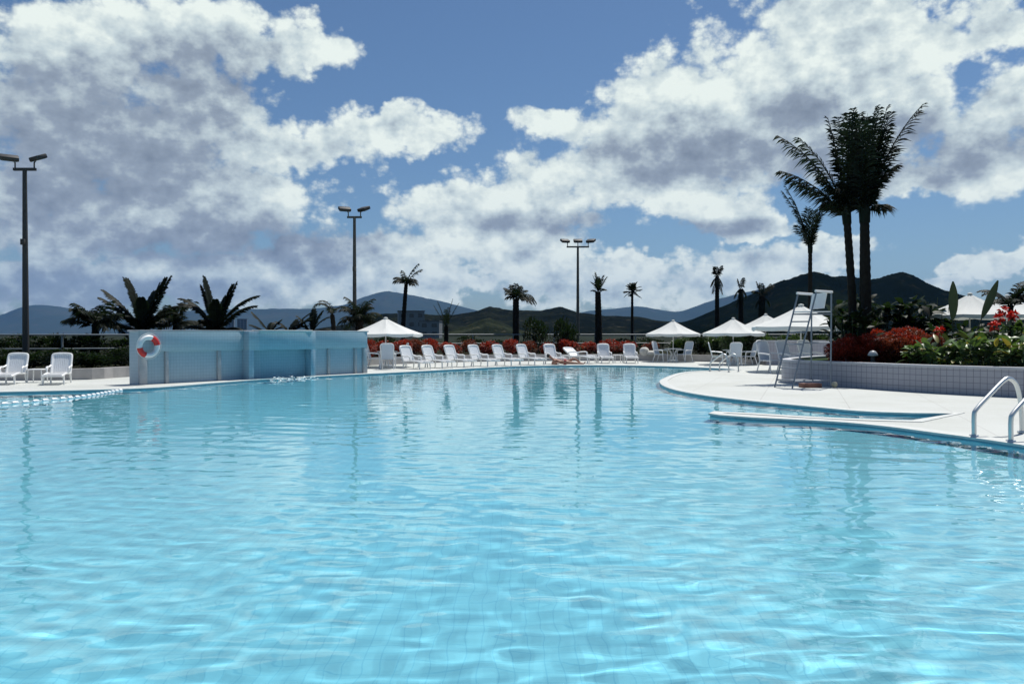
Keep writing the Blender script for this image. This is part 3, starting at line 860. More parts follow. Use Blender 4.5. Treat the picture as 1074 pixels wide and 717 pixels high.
PROTO = {}
def shrub(name, label, x, y, z, kind, group, s=1.0, rz=None, sz=None, cat='shrub'):
    """a copy of the prototype of its KIND"""
    if kind not in PROTO:
        rx, ry, rzz, n, L, wd, m, seed = KINDS_[kind]
        e = empty(name, (x, y, z), cat=cat)
        shrub_mesh(rx, ry, rzz, n, L, wd, seed).build('foliage', m, e, smooth=False, fixn=False)
        stems_mesh(rx, rzz, seed).build('stem', 'bark', e)
        PROTO[kind] = e
    else:
        e = copy_tree(PROTO[kind])
        e.name = name
    e.location = (x, y, z)
    e.rotation_euler = (0, 0, rnd.uniform(0, 6.28) if rz is None else rz)
    e.scale = (s, s, s if sz is None else sz)
    return tag(e, label, cat, group)
KINDS_ = {
    'red1': (.62, .5, .55, 1300, .12, .055, 'leaf_red', 1), 'red2': (.62, .5, .55, 1300, .12, .055, 'leaf_red', 2), 'rust': (.62, .5, .55, 1300, .12, .055, 'leaf_rust', 3),
    'dark1': (.9, .8, .7, 1500, .20, .09, 'leaf_dark', 4), 'dark2': (.9, .8, .8, 1500, .17, .07, 'leaf_dark', 5), 'mid1': (.8, .7, .7, 1400, .18, .08, 'leaf_mid', 6), 'mid2': (.8, .7, .7, 1400, .22, .10, 'leaf_mid', 7),
    'bigred1': (.75, .65, .62, 3600, .11, .05, 'leaf_red', 8), 'bigred2': (.75, .65, .62, 3600, .11, .05, 'leaf_red', 9), 'bigrust': (.7, .6, .55, 3000, .11, .05, 'leaf_rust', 10),
    'tall1': (.8, .8, 1.25, 900, .34, .17, 'leaf_dark', 12), 'tall2': (.8, .8, 1.25, 800, .38, .19, 'leaf_dark', 13),
}
def along(line, n, off):
    ln = offset_line(line, off)
    seg = [0]
    for i in range(len(ln) - 1): seg.append(seg[-1] + math.hypot(ln[i + 1][0] - ln[i][0], ln[i + 1][1] - ln[i][1]))
    out = []
    for k_ in range(n):
        t_ = seg[-1] * (k_ + .5) / n
        i = max(j for j in range(len(seg) - 1) if seg[j] <= t_)
        f = (t_ - seg[i]) / (seg[i + 1] - seg[i])
        out.append((ln[i][0] + f * (ln[i + 1][0] - ln[i][0]), ln[i][1] + f * (ln[i + 1][1] - ln[i][1])))
    return out
ORD = ['first', 'second', 'third', 'fourth', 'fifth', 'sixth', 'seventh', 'eighth', 'ninth', 'tenth', 'eleventh', 'twelfth', 'thirteenth', 'fourteenth', 'fifteenth', 'sixteenth', 'seventeenth', 'eighteenth', 'nineteenth', 'twentieth', 'twenty first', 'twenty second', 'twenty third', 'twenty fourth']
mid_k = [q for q in KERB if q[0] > -9.5 and q[1] > 33]
# red hedge behind the far loungers
red_line = [q for q in mid_k if q[0] < 9.0]
for i, (x, y) in enumerate(along(red_line, 20, .85)):
    shrub('red_shrub', f'dark red leafed hedge shrub behind the loungers, {ORD[i]} from the waterfall wall', x, y, GZ, ('red1', 'rust', 'red2')[i % 3 if i % 4 else 0], 'red shrubs in the hedge behind the far loungers', rnd.uniform(.9, 1.1), sz=rnd.uniform(.85, 1.1))
# green plants between the hedge and the fence
for i, (x, y) in enumerate(along(mid_k, 18, 2.4)):
    shrub('garden_shrub', f'dark green shrub behind the red hedge, {ORD[i]} from the waterfall wall', x, y, GZ, ('dark2', 'mid1', 'dark1')[i % 3], 'green shrubs behind the red hedge', rnd.uniform(.6, .8), sz=rnd.uniform(.42, .6))
for i in range(16):
    x = -8 + i * 1.75
    shrub('garden_shrub', f'dark shrub beyond the fence behind the far loungers, {ORD[i]} from the waterfall parasol', x, 53.5 + .8 * math.sin(i * 2.1), GZ, ('dark1', 'dark2')[i % 2], 'dark shrubs beyond the fence behind the far loungers', rnd.uniform(1.0, 1.3), sz=rnd.uniform(.55, .85))
# dark planting behind the near pair of loungers
leftk = [q for q in KERB if q[0] <= -8.8]
for i, (x, y) in enumerate(along([q for q in leftk if q[0] > -30], 15, 1.3)):
    shrub('garden_shrub', f'low dark shrub behind the near pair of loungers, {ORD[i]} from the frame edge', x, y, GZ, ('dark1', 'dark2')[i % 2], 'dark shrubs in front of the fence by the near loungers', rnd.uniform(.9, 1.1), sz=rnd.uniform(.45, .6))
for i in range(15):
    x = -30 + i * 1.6; y = 32.6 + max(0, (x + 16) * .9)
    shrub('garden_shrub', f'taller dark shrub beyond the fence by the near loungers, {ORD[i]} from the edge', x, y, GZ, ('dark2', 'dark1')[i % 2], 'dark shrubs beyond the fence by the near loungers', rnd.uniform(1.1, 1.4), sz=rnd.uniform(.75, 1.05))
# single shrubs in the middle
for (px, d, kd, s, sz, lab) in [(562, 46, 'dark2', 1.0, 1.7, 'loose leafy shrub above the red hedge between the stout palm and triple floodlight pole'),
                                (591, 46, 'dark1', .9, 1.75, 'dark rounded shrub close to the foot of the triple floodlight pole'),
                                (398, 41, 'dark2', .9, .9, 'dark shrub in the shade under the parasol by the waterfall wall'),
                                (418, 42, 'dark1', .9, .7, 'dark shrub behind the chairs under the parasol by the waterfall wall'),
                                (715, 46, 'mid2', .9, .95, 'green shrub behind the table under the small middle parasol'),
                                (735, 45, 'dark1', .9, .95, 'dark shrub in the gap between two parasols'),
                                (752, 44, 'mid1', .95, .95, 'flowering green shrub behind the green backed chair')]:
    q = gp(px, d)
    shrub('garden_shrub', lab, q.x, d, GZ, kd, 'single shrubs of the garden', s, sz=sz)
# hedge over the tiled back wall
for i in range(8):
    x = 11.0 + i * .95
    shrub('hedge_shrub', f'clipped green bush above the tiled back wall, {ORD[i]} from the middle parasols', x, 39.6, GZ, ('mid1', 'dark2', 'mid2')[i % 3], 'hedge bushes above the tiled back wall', .9, sz=1.05)

# ------------------------------------------------------------------ waterfall wall
WA, WB = Vector((-10.96, 23.4, 0)), Vector((-5.55, 30.5, 0))
WD = (WB - WA); WL = WD.length; WD.normalize()
wrz = math.atan2(WD.y, WD.x)
def s_of(px):
    kx = (px - CX) / FPX      # WA.x + s dx = kx (WA.y + s dy)
    return (kx * WA.y - WA.x) / (WD.x - kx * WD.y)
tile_mat('wall_tile', (.31, .43, .50), (.41, .52, .59), (.24, .35, .42), 0.10, rough=.35, gw=.05, bump=.2)
tile_mat('band_tile', (.36, .46, .51), (.45, .54, .59), (.28, .38, .43), 0.10, rough=.35, gw=.05, bump=.2)
simple('wall_stone', (.40, .42, .44), .75, .12, 3.0, bump=.1)
ww = empty('waterfall_wall', tuple(WA), wrz, label='long blue tiled wall with a waterfall spout standing at the pool edge', cat='wall')
s0, s1 = s_of(255), s_of(325)
th = .55
# body behind the panels (local +y is away from the pool)
MB().box((WL / 2, .06 + th / 2, .78), (WL - .04, th, 1.60)).build('wall_body', 'wall_tile', ww, smooth=False)
MB().box((s0 / 2 + .02, th / 2 + .02, 1.27), (s0 - .03, th + .10, .60), bev=.01).build('upper_band', 'band_tile', ww)
MB().box(((s1 + WL) / 2, th / 2 + .02, 1.27), (WL - s1 - .03, th + .10, .60), bev=.01).build('upper_band', 'band_tile', ww)
MB().box((WL / 2, th / 2 + .02, 1.59), (WL + .06, th + .16, .05), bev=.012).build('wall_cap', 'wall_stone', ww)
for px, wd in ((148.5, .24), (175, .10), (230, .12), (345, .10), (373, .12), (384, .2)):
    MB().box((max(.12, min(WL - .1, s_of(px))), .03, .475), (wd, .10, .98), bev=.01).build('pilaster', 'wall_stone', ww)
pr = .32
MB().box(((s0 + s1) / 2, .0 - pr / 2 + .05, 1.27), (s1 - s0, pr + .1, .62), bev=.01).build('spill_trough', 'band_tile', ww)
MB().box((s0 + .10, -pr / 2 + .05, .22), (.2, pr + .08, 1.5), bev=.01).build('spill_pier', 'wall_tile', ww)
MB().box((s1 - .10, -pr / 2 + .05, .22), (.2, pr + .08, 1.5), bev=.01).build('spill_pier', 'wall_tile', ww)
MB().box(((s0 + s1) / 2, .05, .2), (s1 - s0 - .4, .05, 1.5)).build('spill_back', 'wall_tile', ww, smooth=False)
MB().box(((s0 + s1) / 2 + .1, -pr / 2, 1.585), (s1 - s0 - .55, pr + .16, .085), bev=.015).build('spill_lip', 'coping_white', ww)
# the falling sheet
m, t = mat('fall_water')
co = t.n('ShaderNodeTexCoord').outputs['Object']
st_ = t.v('MULTIPLY', co, (7, 7, .7))
nz = t.noise(st_, 2.5, 5.0, .6)
bs = t.n('ShaderNodeBsdfPrincipled', None, Base_Color=(.70, .84, .90), Roughness=.4)
tr = t.n('ShaderNodeBsdfTransparent', None, Color=(.85, .95, .98))
t.put(bs.inputs['Normal'], t.n('ShaderNodeBump', None, Height=nz, Strength=.5, Distance=.03))
mx = t.n('ShaderNodeMixShader', None, Fac=t.smooth(nz, .5, .85, .0, .16), i1=tr, i2=bs)
t.n('ShaderNodeOutputMaterial', None, Surface=mx)
mb = MB(); nu_, nv_ = 40, 14
fx0, fx1 = s0 + .3, s1 - .25
vs = []
for j in range(nv_ + 1):
    u = j / nv_
    for i in range(nu_ + 1):
        x = fx0 + (fx1 - fx0) * i / nu_
        vs.append((x, -pr - .09 - .14 * u ** .6 + .012 * math.sin(i * 1.9 + u * 2) + .01 * math.sin(i * 4.1), 1.61 - 1.72 * u ** 1.2))
mb.add(vs, [(j * (nu_ + 1) + i, j * (nu_ + 1) + i + 1, (j + 1) * (nu_ + 1) + i + 1, (j + 1) * (nu_ + 1) + i) for j in range(nv_) for i in range(nu_)])
mb.build('falling_water', 'fall_water', ww, fixn=False)
simple('foam', (.85, .89, .9), 1.0, .1, 20, spec=0.0)
mb = MB()
for i in range(190):
    x = fx0 + .3 + (fx1 - fx0 - .3) * rnd.random()
    mb.sphere((x, -pr - .25 + rnd.gauss(0, .10), -.09 + abs(rnd.gauss(0, .05))), rnd.uniform(.008, .03), 5, (1.6, 1.6, .6))
mb.build('foam', 'foam', ww)

# ------------------------------------------------------------------ lifebuoy on the end of the wall
simple('buoy_white', (.80, .80, .80), .4, .05, 5.0)
simple('buoy_red', (.60, .02, .015), .4, .1, 5.0)
simple('rope_white', (.7, .7, .68), .8, .05, 5.0)
lb = empty('lifebuoy', tuple(WA + WD * .18 + Vector((WD.y, -WD.x, 0)) * .19 + Vector((0, 0, 1.13))), wrz, label='red and white lifebuoy hanging on the near end of the waterfall wall', cat='lifebuoy')
lb.rotation_euler = (0, R(-38), wrz)
lb.scale = (.92, .92, .92)
def ring_arc(a0, a1, r, rr, n=10):
    return [(r * math.cos(a0 + (a1 - a0) * i / n), 0, r * math.sin(a0 + (a1 - a0) * i / n)) for i in range(n + 1)]
for k_ in range(4):
    a0 = k_ * math.pi / 2
    red = k_ % 2 == 0
    MB().tube(ring_arc(a0 - .52, a0 + .52, .29, .085) if red else ring_arc(a0 - math.pi / 2 + .355 + math.pi / 2 - .0 - .0 - .0 + 0, a0, .29, .085), .090 if red else .085, 12).build('red_band', 'buoy_red', lb) if red else None
MB().tube(ring_arc(0, 2 * math.pi, .29, .08, 40)[:-1], .083, 12, closed=True).build('ring', 'buoy_white', lb)
MB().tube([(.41 * math.cos(a), -.02, .41 * math.sin(a)) for a in [i * math.pi / 12 for i in range(24)]], .010, 5, closed=True).build('grab_rope', 'rope_white', lb)

# ------------------------------------------------------------------ lane rope
simple('float_white', (.82, .83, .84), .35, .04, 5.0)
ra, rb = Vector((-11.6, 15.6, WATER_Z)), Vector((-10.55, 22.6, WATER_Z))
lr = empty('lane_rope', tuple(ra), label='string of white floats across the corner of the pool by the near loungers', cat='lane rope')
L_ = (rb - ra).length
pts = []
for i in range(61):
    u = i / 60
    p = (rb - ra) * u + Vector((.35 * math.sin(u * 3.1) - .12 * math.sin(u * 9), 0, 0))
    pts.append(Vector((p.x, p.y, .012)))
MB().tube([tuple(p) for p in pts], .008, 5).build('cord', 'rope_white', lr)
fl = MB().lathe([(.015, -.08), (.035, -.07), (.046, -.03), (.046, .03), (.035, .07), (.015, .08)], 10)
fo = None
for i in range(0, 60, 2):
    d = (pts[i + 1] - pts[i]).normalized()
    if fo is None:
        fo = fl.build('float', 'float_white', lr); o = fo
    else:
        o = fo.copy(); COL.objects.link(o); o.parent = lr
    o.location = pts[i]
    o.rotation_euler = d.to_track_quat('Z', 'Y').to_euler()

# ------------------------------------------------------------------ loungers, chairs, tables
simple('resin_white', (.80, .80, .79), .35, .04, 3.0)
simple('sling_white', (.74, .76, .78), .6, .05, 3.0)
simple('sling_shade_blue', (.52, .58, .66), .6, .05, 3.0)  # white armchair seats and backs, their bluish shade put into the colour
simple('sling_green', (.10, .26, .22), .6, .08, 3.0)
def lounger_proto(name, back_el=66, low=False):
    e = empty(name)
    w_ = .60
    mb = MB()
    for sx in (-1, 1):
        mb.tube(spline([(sx * w_ / 2, .36, .34), (sx * w_ / 2, .0, .35), (sx * w_ / 2, -.5, .37), (sx * w_ / 2, -.95, .33), (sx * w_ / 2 * .96, -1.18, .30)], 4), .036, 6)
    mb.box((0, -1.18, .30), (w_, .05, .045), bev=.01)
    mb.build('frame', 'resin_white', e)
    mb = MB()
    for i in range(15):
        y = .28 - i * .099
        mb.box((0, y, .362 + .015 * math.sin((y + .5) * 3)), (w_ - .03, .082, .018))
    mb.build('seat', 'resin_white', e)
    b = empty('backrest'); b.parent = e
    ca, sa_ = math.cos(R(back_el)), math.sin(R(back_el))
    def bp(x, u, off=0): return (x, .24 + ca * u + sa_ * -off, .36 + sa_ * u + ca * off)
    L = .74
    arch = [bp(-w_ / 2, 0), bp(-w_ / 2, L * .5), bp(-w_ / 2, L * .86), bp(-w_ / 2 * .82, L * .97), bp(0, L), bp(w_ / 2 * .82, L * .97), bp(w_ / 2, L * .86), bp(w_ / 2, L * .5), bp(w_ / 2, 0)]
    bf = MB().tube(spline(arch, 4), .046, 8).build('back_frame', 'resin_white', e)
    COL.objects.unlink(b); bpy.data.objects.remove(b)
    bf.name = 'backrest'
    mb = MB()
    for i in range(9):
        x = -w_ / 2 + .065 + i * (w_ - .13) / 8
        mb.add([bp(x - .026, .03), bp(x + .026, .03), bp(x + .026, L - .03), bp(x - .026, L - .03), bp(x - .026, .03, .014), bp(x + .026, .03, .014), bp(x + .026, L - .03, .014), bp(x - .026, L - .03, .014)],
               [(0, 1, 2, 3), (7, 6, 5, 4), (0, 4, 5, 1), (1, 5, 6, 2), (2, 6, 7, 3), (3, 7, 4, 0)])
    mb.build('slats', 'sling_white', bf)
    for sx in (-1, 1):
        for y, z in ((.22, .34), (-.92, .33)):
            MB().tube([(sx * (w_ / 2), y, z), (sx * (w_ / 2 + .02), y + (.05 if y > 0 else -.03), 0)], [.036, .028], 7).build('leg', 'resin_white', e)
        MB().tube(spline([bp(sx * (w_ / 2 + .02), .30), (sx * (w_ / 2 + .05), .12, .575), (sx * (w_ / 2 + .05), -.22, .565), (sx * (w_ / 2 + .02), -.27, .37)], 4), [.034] * 13, 6).build('armrest', 'resin_white', e)
    return e
LG = lounger_proto('sun_lounger')
LG2 = lounger_proto('sun_lounger', 34)
used = set()
def put(proto, name, label, cat, group, x, y, rz, z=0.0, s=1.0):
    if proto not in used:
        used.add(proto); e = proto
    else:
        e = copy_tree(proto)
    e.name = name
    e.location = (x, y, z); e.rotation_euler = (0, 0, R(rz)); e.scale = (s, s, s)
    return tag(e, label, cat, group)
G1 = 'white sun loungers round the pool'
q = gp(14, 24.2); put(LG, 'sun_lounger', 'white sun lounger nearest the frame edge, beside the left floodlight pole', 'sun lounger', G1, q.x, 24.2, 15, s=.86)
q = gp(62, 24.2); put(LG, 'sun_lounger', 'white sun lounger nearer the lifebuoy in the pair by the tall twin floodlight pole', 'sun lounger', G1, q.x, 24.2, 19, s=.86)
row = [(432, 34.4, 46), (455, 35.4, 47), (478, 36.4, 46), (503, 37.0, 44), (528, 37.8, 42), (553, 38.8, 40), (580, 39.6, 22), (634, 41.2, 3), (661, 41.2, -2)]
WORDS = ['next to the parasol by the waterfall wall', 'second from the waterfall parasol', 'third from the waterfall parasol', 'fourth from the waterfall parasol', 'fifth from the waterfall parasol', 'just before the stout palm with the hanging crown',
         'behind the sunbather', 'facing the pool straight on, by the low tilted lounger', 'facing the pool straight on, nearest to the middle parasols']
for (px, d, rz), wd in zip(row, WORDS):
    q = gp(px, d); put(LG, 'sun_lounger', f'white far sun lounger, {wd}', 'sun lounger', G1, q.x, d, rz, s=.93)
q = gp(607, 40.8); put(LG2, 'sun_lounger', 'white sun lounger with its back tilted low, in the gap beside the sunbather', 'sun lounger', G1, q.x, 40.8, 40)

def side_table_proto():
    e = empty('side_table')
    MB().box((0, 0, .40), (.46, .46, .03), bev=.012).build('table_top', 'resin_white', e)
    for sx in (-1, 1):
        for sy in (-1, 1):
            MB().tube([(sx * .19, sy * .19, .39), (sx * .21, sy * .21, 0)], .02, 6).build('leg', 'resin_white', e)
    return e
ST = side_table_proto()
for px, d, lab in ((39, 24.7, 'low white side table between the near pair of loungers'), (594, 40.2, 'low white side table behind the sunbather'), (621, 41.3, 'low white side table beside the low tilted lounger'),
                   (648, 41.4, 'low white side table between the two loungers facing the pool straight on'), (443.5, 35.6, 'low white side table between the first two loungers from the waterfall parasol')):
    q = gp(px, d); put(ST, 'side_table', lab, 'side table', 'white side tables', q.x, d, 8)

def armchair_proto(name, sling):
    e = empty(name); w_ = .54
    MB().box((0, -.02, .43), (w_ - .04, .48, .025), bev=.01).build('seat', sling, e)
    bf = MB().tube(spline([(-w_ / 2, .20, .40), (-w_ / 2, .30, .75), (-w_ / 2 * .95, .38, 1.05), (0, .395, 1.09), (w_ / 2 * .95, .38, 1.05), (w_ / 2, .30, .75), (w_ / 2, .20, .40)], 4), .022, 7).build('backrest', 'resin_white', e)
    mb = MB()
    k_ = 10
    for i in range(k_):
        u0, u1 = i / k_, (i + 1) / k_
        def yb(u): return .215 + .165 * u
        mb.box((0, yb((u0 + u1) / 2), .44 + .62 * (u0 + u1) / 2), (w_ - .05, .02, .62 / k_ + .002), rot=Matrix.Rotation(R(-15), 3, 'X'))
    mb.build('back_sling', sling, bf)
    for sx in (-1, 1):
        MB().tube([(sx * w_ / 2, .20, .44), (sx * (w_ / 2 + .01), .34, 0)], .02, 6).build('leg', 'resin_white', e)
        MB().tube([(sx * (w_ / 2 + .03), -.24, .63), (sx * (w_ / 2 + .01), -.27, 0)], .02, 6).build('leg', 'resin_white', e)
        MB().tube(spline([(sx * w_ / 2, .275, .66), (sx * (w_ / 2 + .03), .05, .66), (sx * (w_ / 2 + .03), -.24, .63)], 4), .025, 6).build('armrest', 'resin_white', e)
        MB().box((sx * (w_ / 2 - .01), -.02, .425), (.03, .5, .03)).build('side_rail', 'resin_white', e)
    return e
AC = armchair_proto('armchair', 'sling_shade_blue')
ACG = armchair_proto('armchair', 'sling_green')
G2 = 'high backed armchairs round the parasol tables'
for px, d, rz, lab in [(393, 34.9, 90, 'high backed armchair half hidden by the end of the waterfall wall'), (407, 33.9, 182, 'high backed armchair turned away from the pool under the waterfall parasol'), (418.5, 35.3, -75, 'high backed armchair seen side on under the waterfall parasol'),
                       (693, 41.8, 55, 'high backed armchair at the small table, on the lounger side'), (718, 41.8, -55, 'high backed armchair at the small table, on the green chair side'),
                       (770, 37.6, 180, 'high backed armchair seen from behind by the small pool handrails'), (785, 38.0, -85, 'high backed armchair seen side on under the middle parasol')]:
    q = gp(px, d); put(AC, 'armchair', lab, 'armchair', G2, q.x, d, rz)
q = gp(752, 37.6); put(ACG, 'armchair', 'armchair with a green back next to the small pool handrails', 'armchair', G2, q.x, 37.6, 75)
# two tall reclining chairs by the lifeguard chair
for px, d, rz, lab in [(808, 30.4, 30, 'tall reclining chair on the terrace beside the lifeguard chair'), (829, 30.2, 28, 'tall reclining chair seen through the ladder of the lifeguard chair'), (851, 31.2, 25, 'tall reclining chair partly behind the end of the raised bed')]:
    q = gp(px, d); put(AC, 'armchair', lab, 'armchair', 'tall chairs by the lifeguard stand', q.x, d, rz, s=1.14)

def round_table_proto():
    e = empty('round_table')
    MB().lathe([(.02, .70), (.44, .70), (.455, .715), (.45, .73), (.02, .732)], 24).build('table_top', 'resin_white', e)
    for k_ in range(4):
        a = k_ * math.pi / 2 + .4
        MB().tube(spline([(math.cos(a) * .34, math.sin(a) * .34, .70), (math.cos(a) * .12, math.sin(a) * .12, .42), (math.cos(a) * .36, math.sin(a) * .36, 0)], 4), .02, 6).build('leg', 'resin_white', e)
    return e
RT = round_table_proto()
for px, d, lab in [(406, 35.2, 'round white table under the parasol by the waterfall wall'), (706, 42.0, 'round white table between the two chairs under the small middle parasol'), (768, 38.6, 'round white table behind the chair by the small handrails')]:
    q = gp(px, d); put(RT, 'round_table', lab, 'table', 'round white tables under the parasols', q.x, d, 0)

# ------------------------------------------------------------------ parasols
simple('canvas_white', (.84, .85, .82), .8, .03, 3.0, trans=(.7, .7, .66))
simple('pole_white', (.6, .6, .6), .4, .05, 3.0)
def parasol_proto():
    e = empty('parasol')
    rr, ze, zp = 1.5, 1.50, 2.22
    mb = MB(); N = 8; sub = 6; rings = 6
    vs = []
    for i in range(rings + 1):
        u = i / rings
        for k_ in range(N * sub):
            a = 2 * math.pi * k_ / (N * sub); f = (k_ % sub) / sub
            # straight edge between ribs, sagging cloth
            ax = math.pi / N
            rad = rr * math.cos(ax) / math.cos((f * 2 * ax) - ax)
            sag = .05 * math.sin(math.pi * f) * math.sin(math.pi * min(u, 1) * .9)
            vs.append((rad * u * math.cos(a), rad * u * math.sin(a), zp - (zp - ze) * u - .05 * math.sin(math.pi * u) - sag))
    # valance with scallops
    for dz in (.09, .16):
        for k_ in range(N * sub):
            a = 2 * math.pi * k_ / (N * sub); f = (k_ % sub) / sub; ax = math.pi / N
            rad = rr * 1.004 * math.cos(ax) / math.cos((f * 2 * ax) - ax)
            z = ze - (dz if dz < .1 else .10 + .06 * math.sin(math.pi * f))
            vs.append((rad * math.cos(a), rad * math.sin(a), z))
    M_ = N * sub
    fs = [(i * M_ + k_, i * M_ + (k_ + 1) % M_, (i + 1) * M_ + (k_ + 1) % M_, (i + 1) * M_ + k_) for i in range(rings + 2) for k_ in range(M_)]
    mb.add(vs, fs).build('canopy', 'canvas_white', e, fixn=False, angle=35)
    MB().lathe([(.02, zp - .03), (.09, zp - .02), (.08, zp + .015), (.03, zp + .035), (.01, zp + .04)], 10).build('finial', 'canvas_white', e)
    MB().tube([(0, 0, .1), (0, 0, zp - .02)], .024, 8).build('pole', 'pole_white', e)
    MB().lathe([(.05, 0), (.28, 0), (.28, .06), (.22, .10), (.05, .12), (.04, .3)], 16).build('base', 'resin_white', e)
    for k_ in range(N):
        a = 2 * math.pi * k_ / N
        MB().tube([(.03 * math.cos(a), .03 * math.sin(a), zp - .06), (.74 * math.cos(a), .74 * math.sin(a), (zp + ze) / 2 - .09), (1.49 * math.cos(a), 1.49 * math.sin(a), ze - .02)], .010, 4).build('rib', 'pole_white', e)
    return e
PA = parasol_proto()
G3 = 'white parasols round the pool'
for px, d, rz, s, z, lab in [(404.5, 36.2, 10, 1.12, 0, 'white parasol over the chairs at the far end of the waterfall wall'), (706, 43.0, 4, 1.0, .0, 'smallest looking white parasol, over the table beside the far loungers'),
                          (769, 39.2, 15, 1.02, .0, 'white parasol in the middle of the three that overlap'), (840, 31.6, 12, 1.3, 0, 'largest white parasol, behind the lifeguard chair'),
                          (803, 42.5, 20, 1.02, .28, 'white parasol half hidden behind the largest one'),
                          (1017, 27.5, 8, 1.02, PZ, 'white parasol behind the upright banana leaves'), (1056, 32.5, 20, 1.1, PZ, 'white parasol at the frame edge behind the red flowers')]:
    q = gp(px, d); put(PA, 'parasol', lab, 'parasol', G3, q.x, d, rz, z, s).scale.z = 1.0 if s == 1.12 else min(s, 1.19)

# ------------------------------------------------------------------ floodlight poles
simple('pole_dark', (.035, .034, .032), .6, .15, 3.0)
simple('pole_rust', (.10, .085, .065), .6, .15, 3.0)
simple('lamp_lens', (.35, .38, .40), .15, .05, 3.0)
def flood(px, d, y_bar, n_, label, arm, pm, turns):
    p = gp(px, d)
    e = empty('floodlight_pole', (p.x, d, GZ if d > 25 else 0), label=label, cat='floodlight', group='floodlight poles round the garden')
    H_ = zy(y_bar, d) - GZ
    MB().tube([(0, 0, 0), (0, 0, H_ * .5), (0, 0, H_)], [.12, .10, .075], 10).build('pole', pm, e)
    MB().box((0, 0, .02), (.36, .36, .04)).build('base_plate', pm, e)
    MB().box((0, -.14, H_ * .63), (.14, .12, .22), bev=.01).build('junction_box', pm, e)
    MB().box((0, 0, H_), (arm * 2 + .12, .10, .10)).build('crossbar', pm, e)
    for i in range(n_):
        x = -arm + 2 * arm * i / (n_ - 1)
        hd = MB()
        rt = Matrix.Rotation(R(turns[i]), 3, 'Z') @ Matrix.Rotation(R(24), 3, 'X')
        c = Vector((x + (-.18 if i == 0 else .18 if i == n_ - 1 else 0), -.06, H_ + .42))
        hd.box(tuple(c), (.62, .42, .17), rot=rt, bev=.04)
        ho_ = hd.build('floodlight_head', 'pole_dark', e)
        MB().box(tuple(c + rt @ Vector((0, -.03, -.088))), (.5, .32, .012), rot=rt).build('lens', 'lamp_lens', ho_)
        MB().tube([(x, 0, H_), (x, 0, H_ + .25), tuple(c)], .03, 6).build('bracket', pm, ho_)
flood(27, 30.0, 178, 2, 'tall twin floodlight pole standing behind the near pair of loungers', .36, 'pole_dark', (35, -35))
flood(372, 41.7, 228, 2, 'twin floodlight pole rising behind the waterfall and the bushy palm', .32, 'pole_rust', (25, -40))
flood(606, 55.7, 259, 3, 'triple floodlight pole behind the far loungers', .72, 'pole_rust', (20, 0, -30))

# ------------------------------------------------------------------ raised bed and tiled back wall
tile_mat('bed_tile', (.31, .31, .35), (.40, .40, .44), (.15, .15, .18), 0.15, rough=.4, gw=.055, bump=.3, rot=.7)
tile_mat('back_tile', (.36, .35, .39), (.45, .44, .48), (.22, .21, .25), 0.15, rough=.4, gw=.05, bump=.3)
simple('bed_cap', (.46, .47, .50), .6, .08, 5.0, bump=.05)
BED = spline([(17.5, 14.6), (14.6, 16.4), (13.0, 17.75), (12.0, 18.7), (11.1, 19.6), (10.4, 20.5), (9.55, 22.0), (8.95, 23.1), (8.5, 24.0), (8.42, 24.8), (8.8, 25.7), (9.9, 27.4), (12, 29.8), (15.5, 31.6), (26, 33.4)], 6)
BED = [(float(a), float(b)) for a, b in BED]      # the bed lies on its right-hand side
BED = BED[::-1]                                     # ... now on its left
rb_ = empty('raised_bed', (0, 0, 0), label='long curved planter wall of grey tiles around the flower bed', cat='planter')
MB().wall(BED, .22, -.02, .66).build('tiled_wall', 'bed_tile', rb_, smooth=True)
capl = offset_line(BED, -.02)
MB().wall(capl, .30, .655, .71).build('cap', 'bed_cap', rb_, smooth=True)
soil_poly = offset_line(BED, .15) + [(27, 14.5), (27, 33.4)]
MB().prism(soil_poly, .3, PZ).build('bed_soil', 'lawn', rb_, smooth=False)

bw = empty('back_wall', (12.3, 38.35, 0), label='straight grey tiled wall behind the tall chairs and the lifeguard chair', cat='wall')
MB().box((5.5, .15, .55), (11, .3, 1.14)).build('tiled_wall', 'back_tile', bw, smooth=False)
MB().box((5.5, .15, 1.15), (11.06, .38, .07), bev=.01).build('cap', 'bed_cap', bw)

# red mass in the front of the bed
i = 0
for px, d, s, sz in [(878, 24.2, .75, .95), (893, 24.6, .9, 1.05), (884, 25.6, .8, 1.1), (908, 25.0, .9, 1.05), (925, 24.2, 1.0, 1.1), (940, 23.6, 1.0, 1.2), (955, 23.8, 1.0, 1.3), (932, 25.4, 1.0, 1.35), (966, 24.6, 1.0, 1.45), (948, 25.6, 1.0, 1.45), (917, 23.95, .7, .75), (901, 23.9, .7, .75)]:
    d -= .45; q = gp(px, d)
    lab = ['smallest crimson shrub at the tip of the raised bed', 'crimson shrub next to the tip of the raised bed', 'crimson shrub behind the tip of the raised bed beside the palm clump', 'crimson shrub at the foot of the palm clump', 'crimson shrub behind the bollard lamp', 'crimson shrub beside the bollard lamp, nearest the broad green leaves', 'crimson shrub rising above the broad green leaves', 'rust tinged crimson shrub behind the bollard lamp', 'tallest crimson shrub beside the broad leaved plants', 'crimson shrub in the back of the red mass', 'low crimson shrub just beside the bollard lamp', 'low crimson shrub in front of the palm clump'][i]
    shrub('crimson_shrub', lab, q.x, d, PZ, ('bigred1', 'bigred2', 'bigrust')[i % 3 if i in (5, 7, 8) else i % 2], 'crimson shrubs of the raised bed', s, sz=sz * .80)
    i += 1

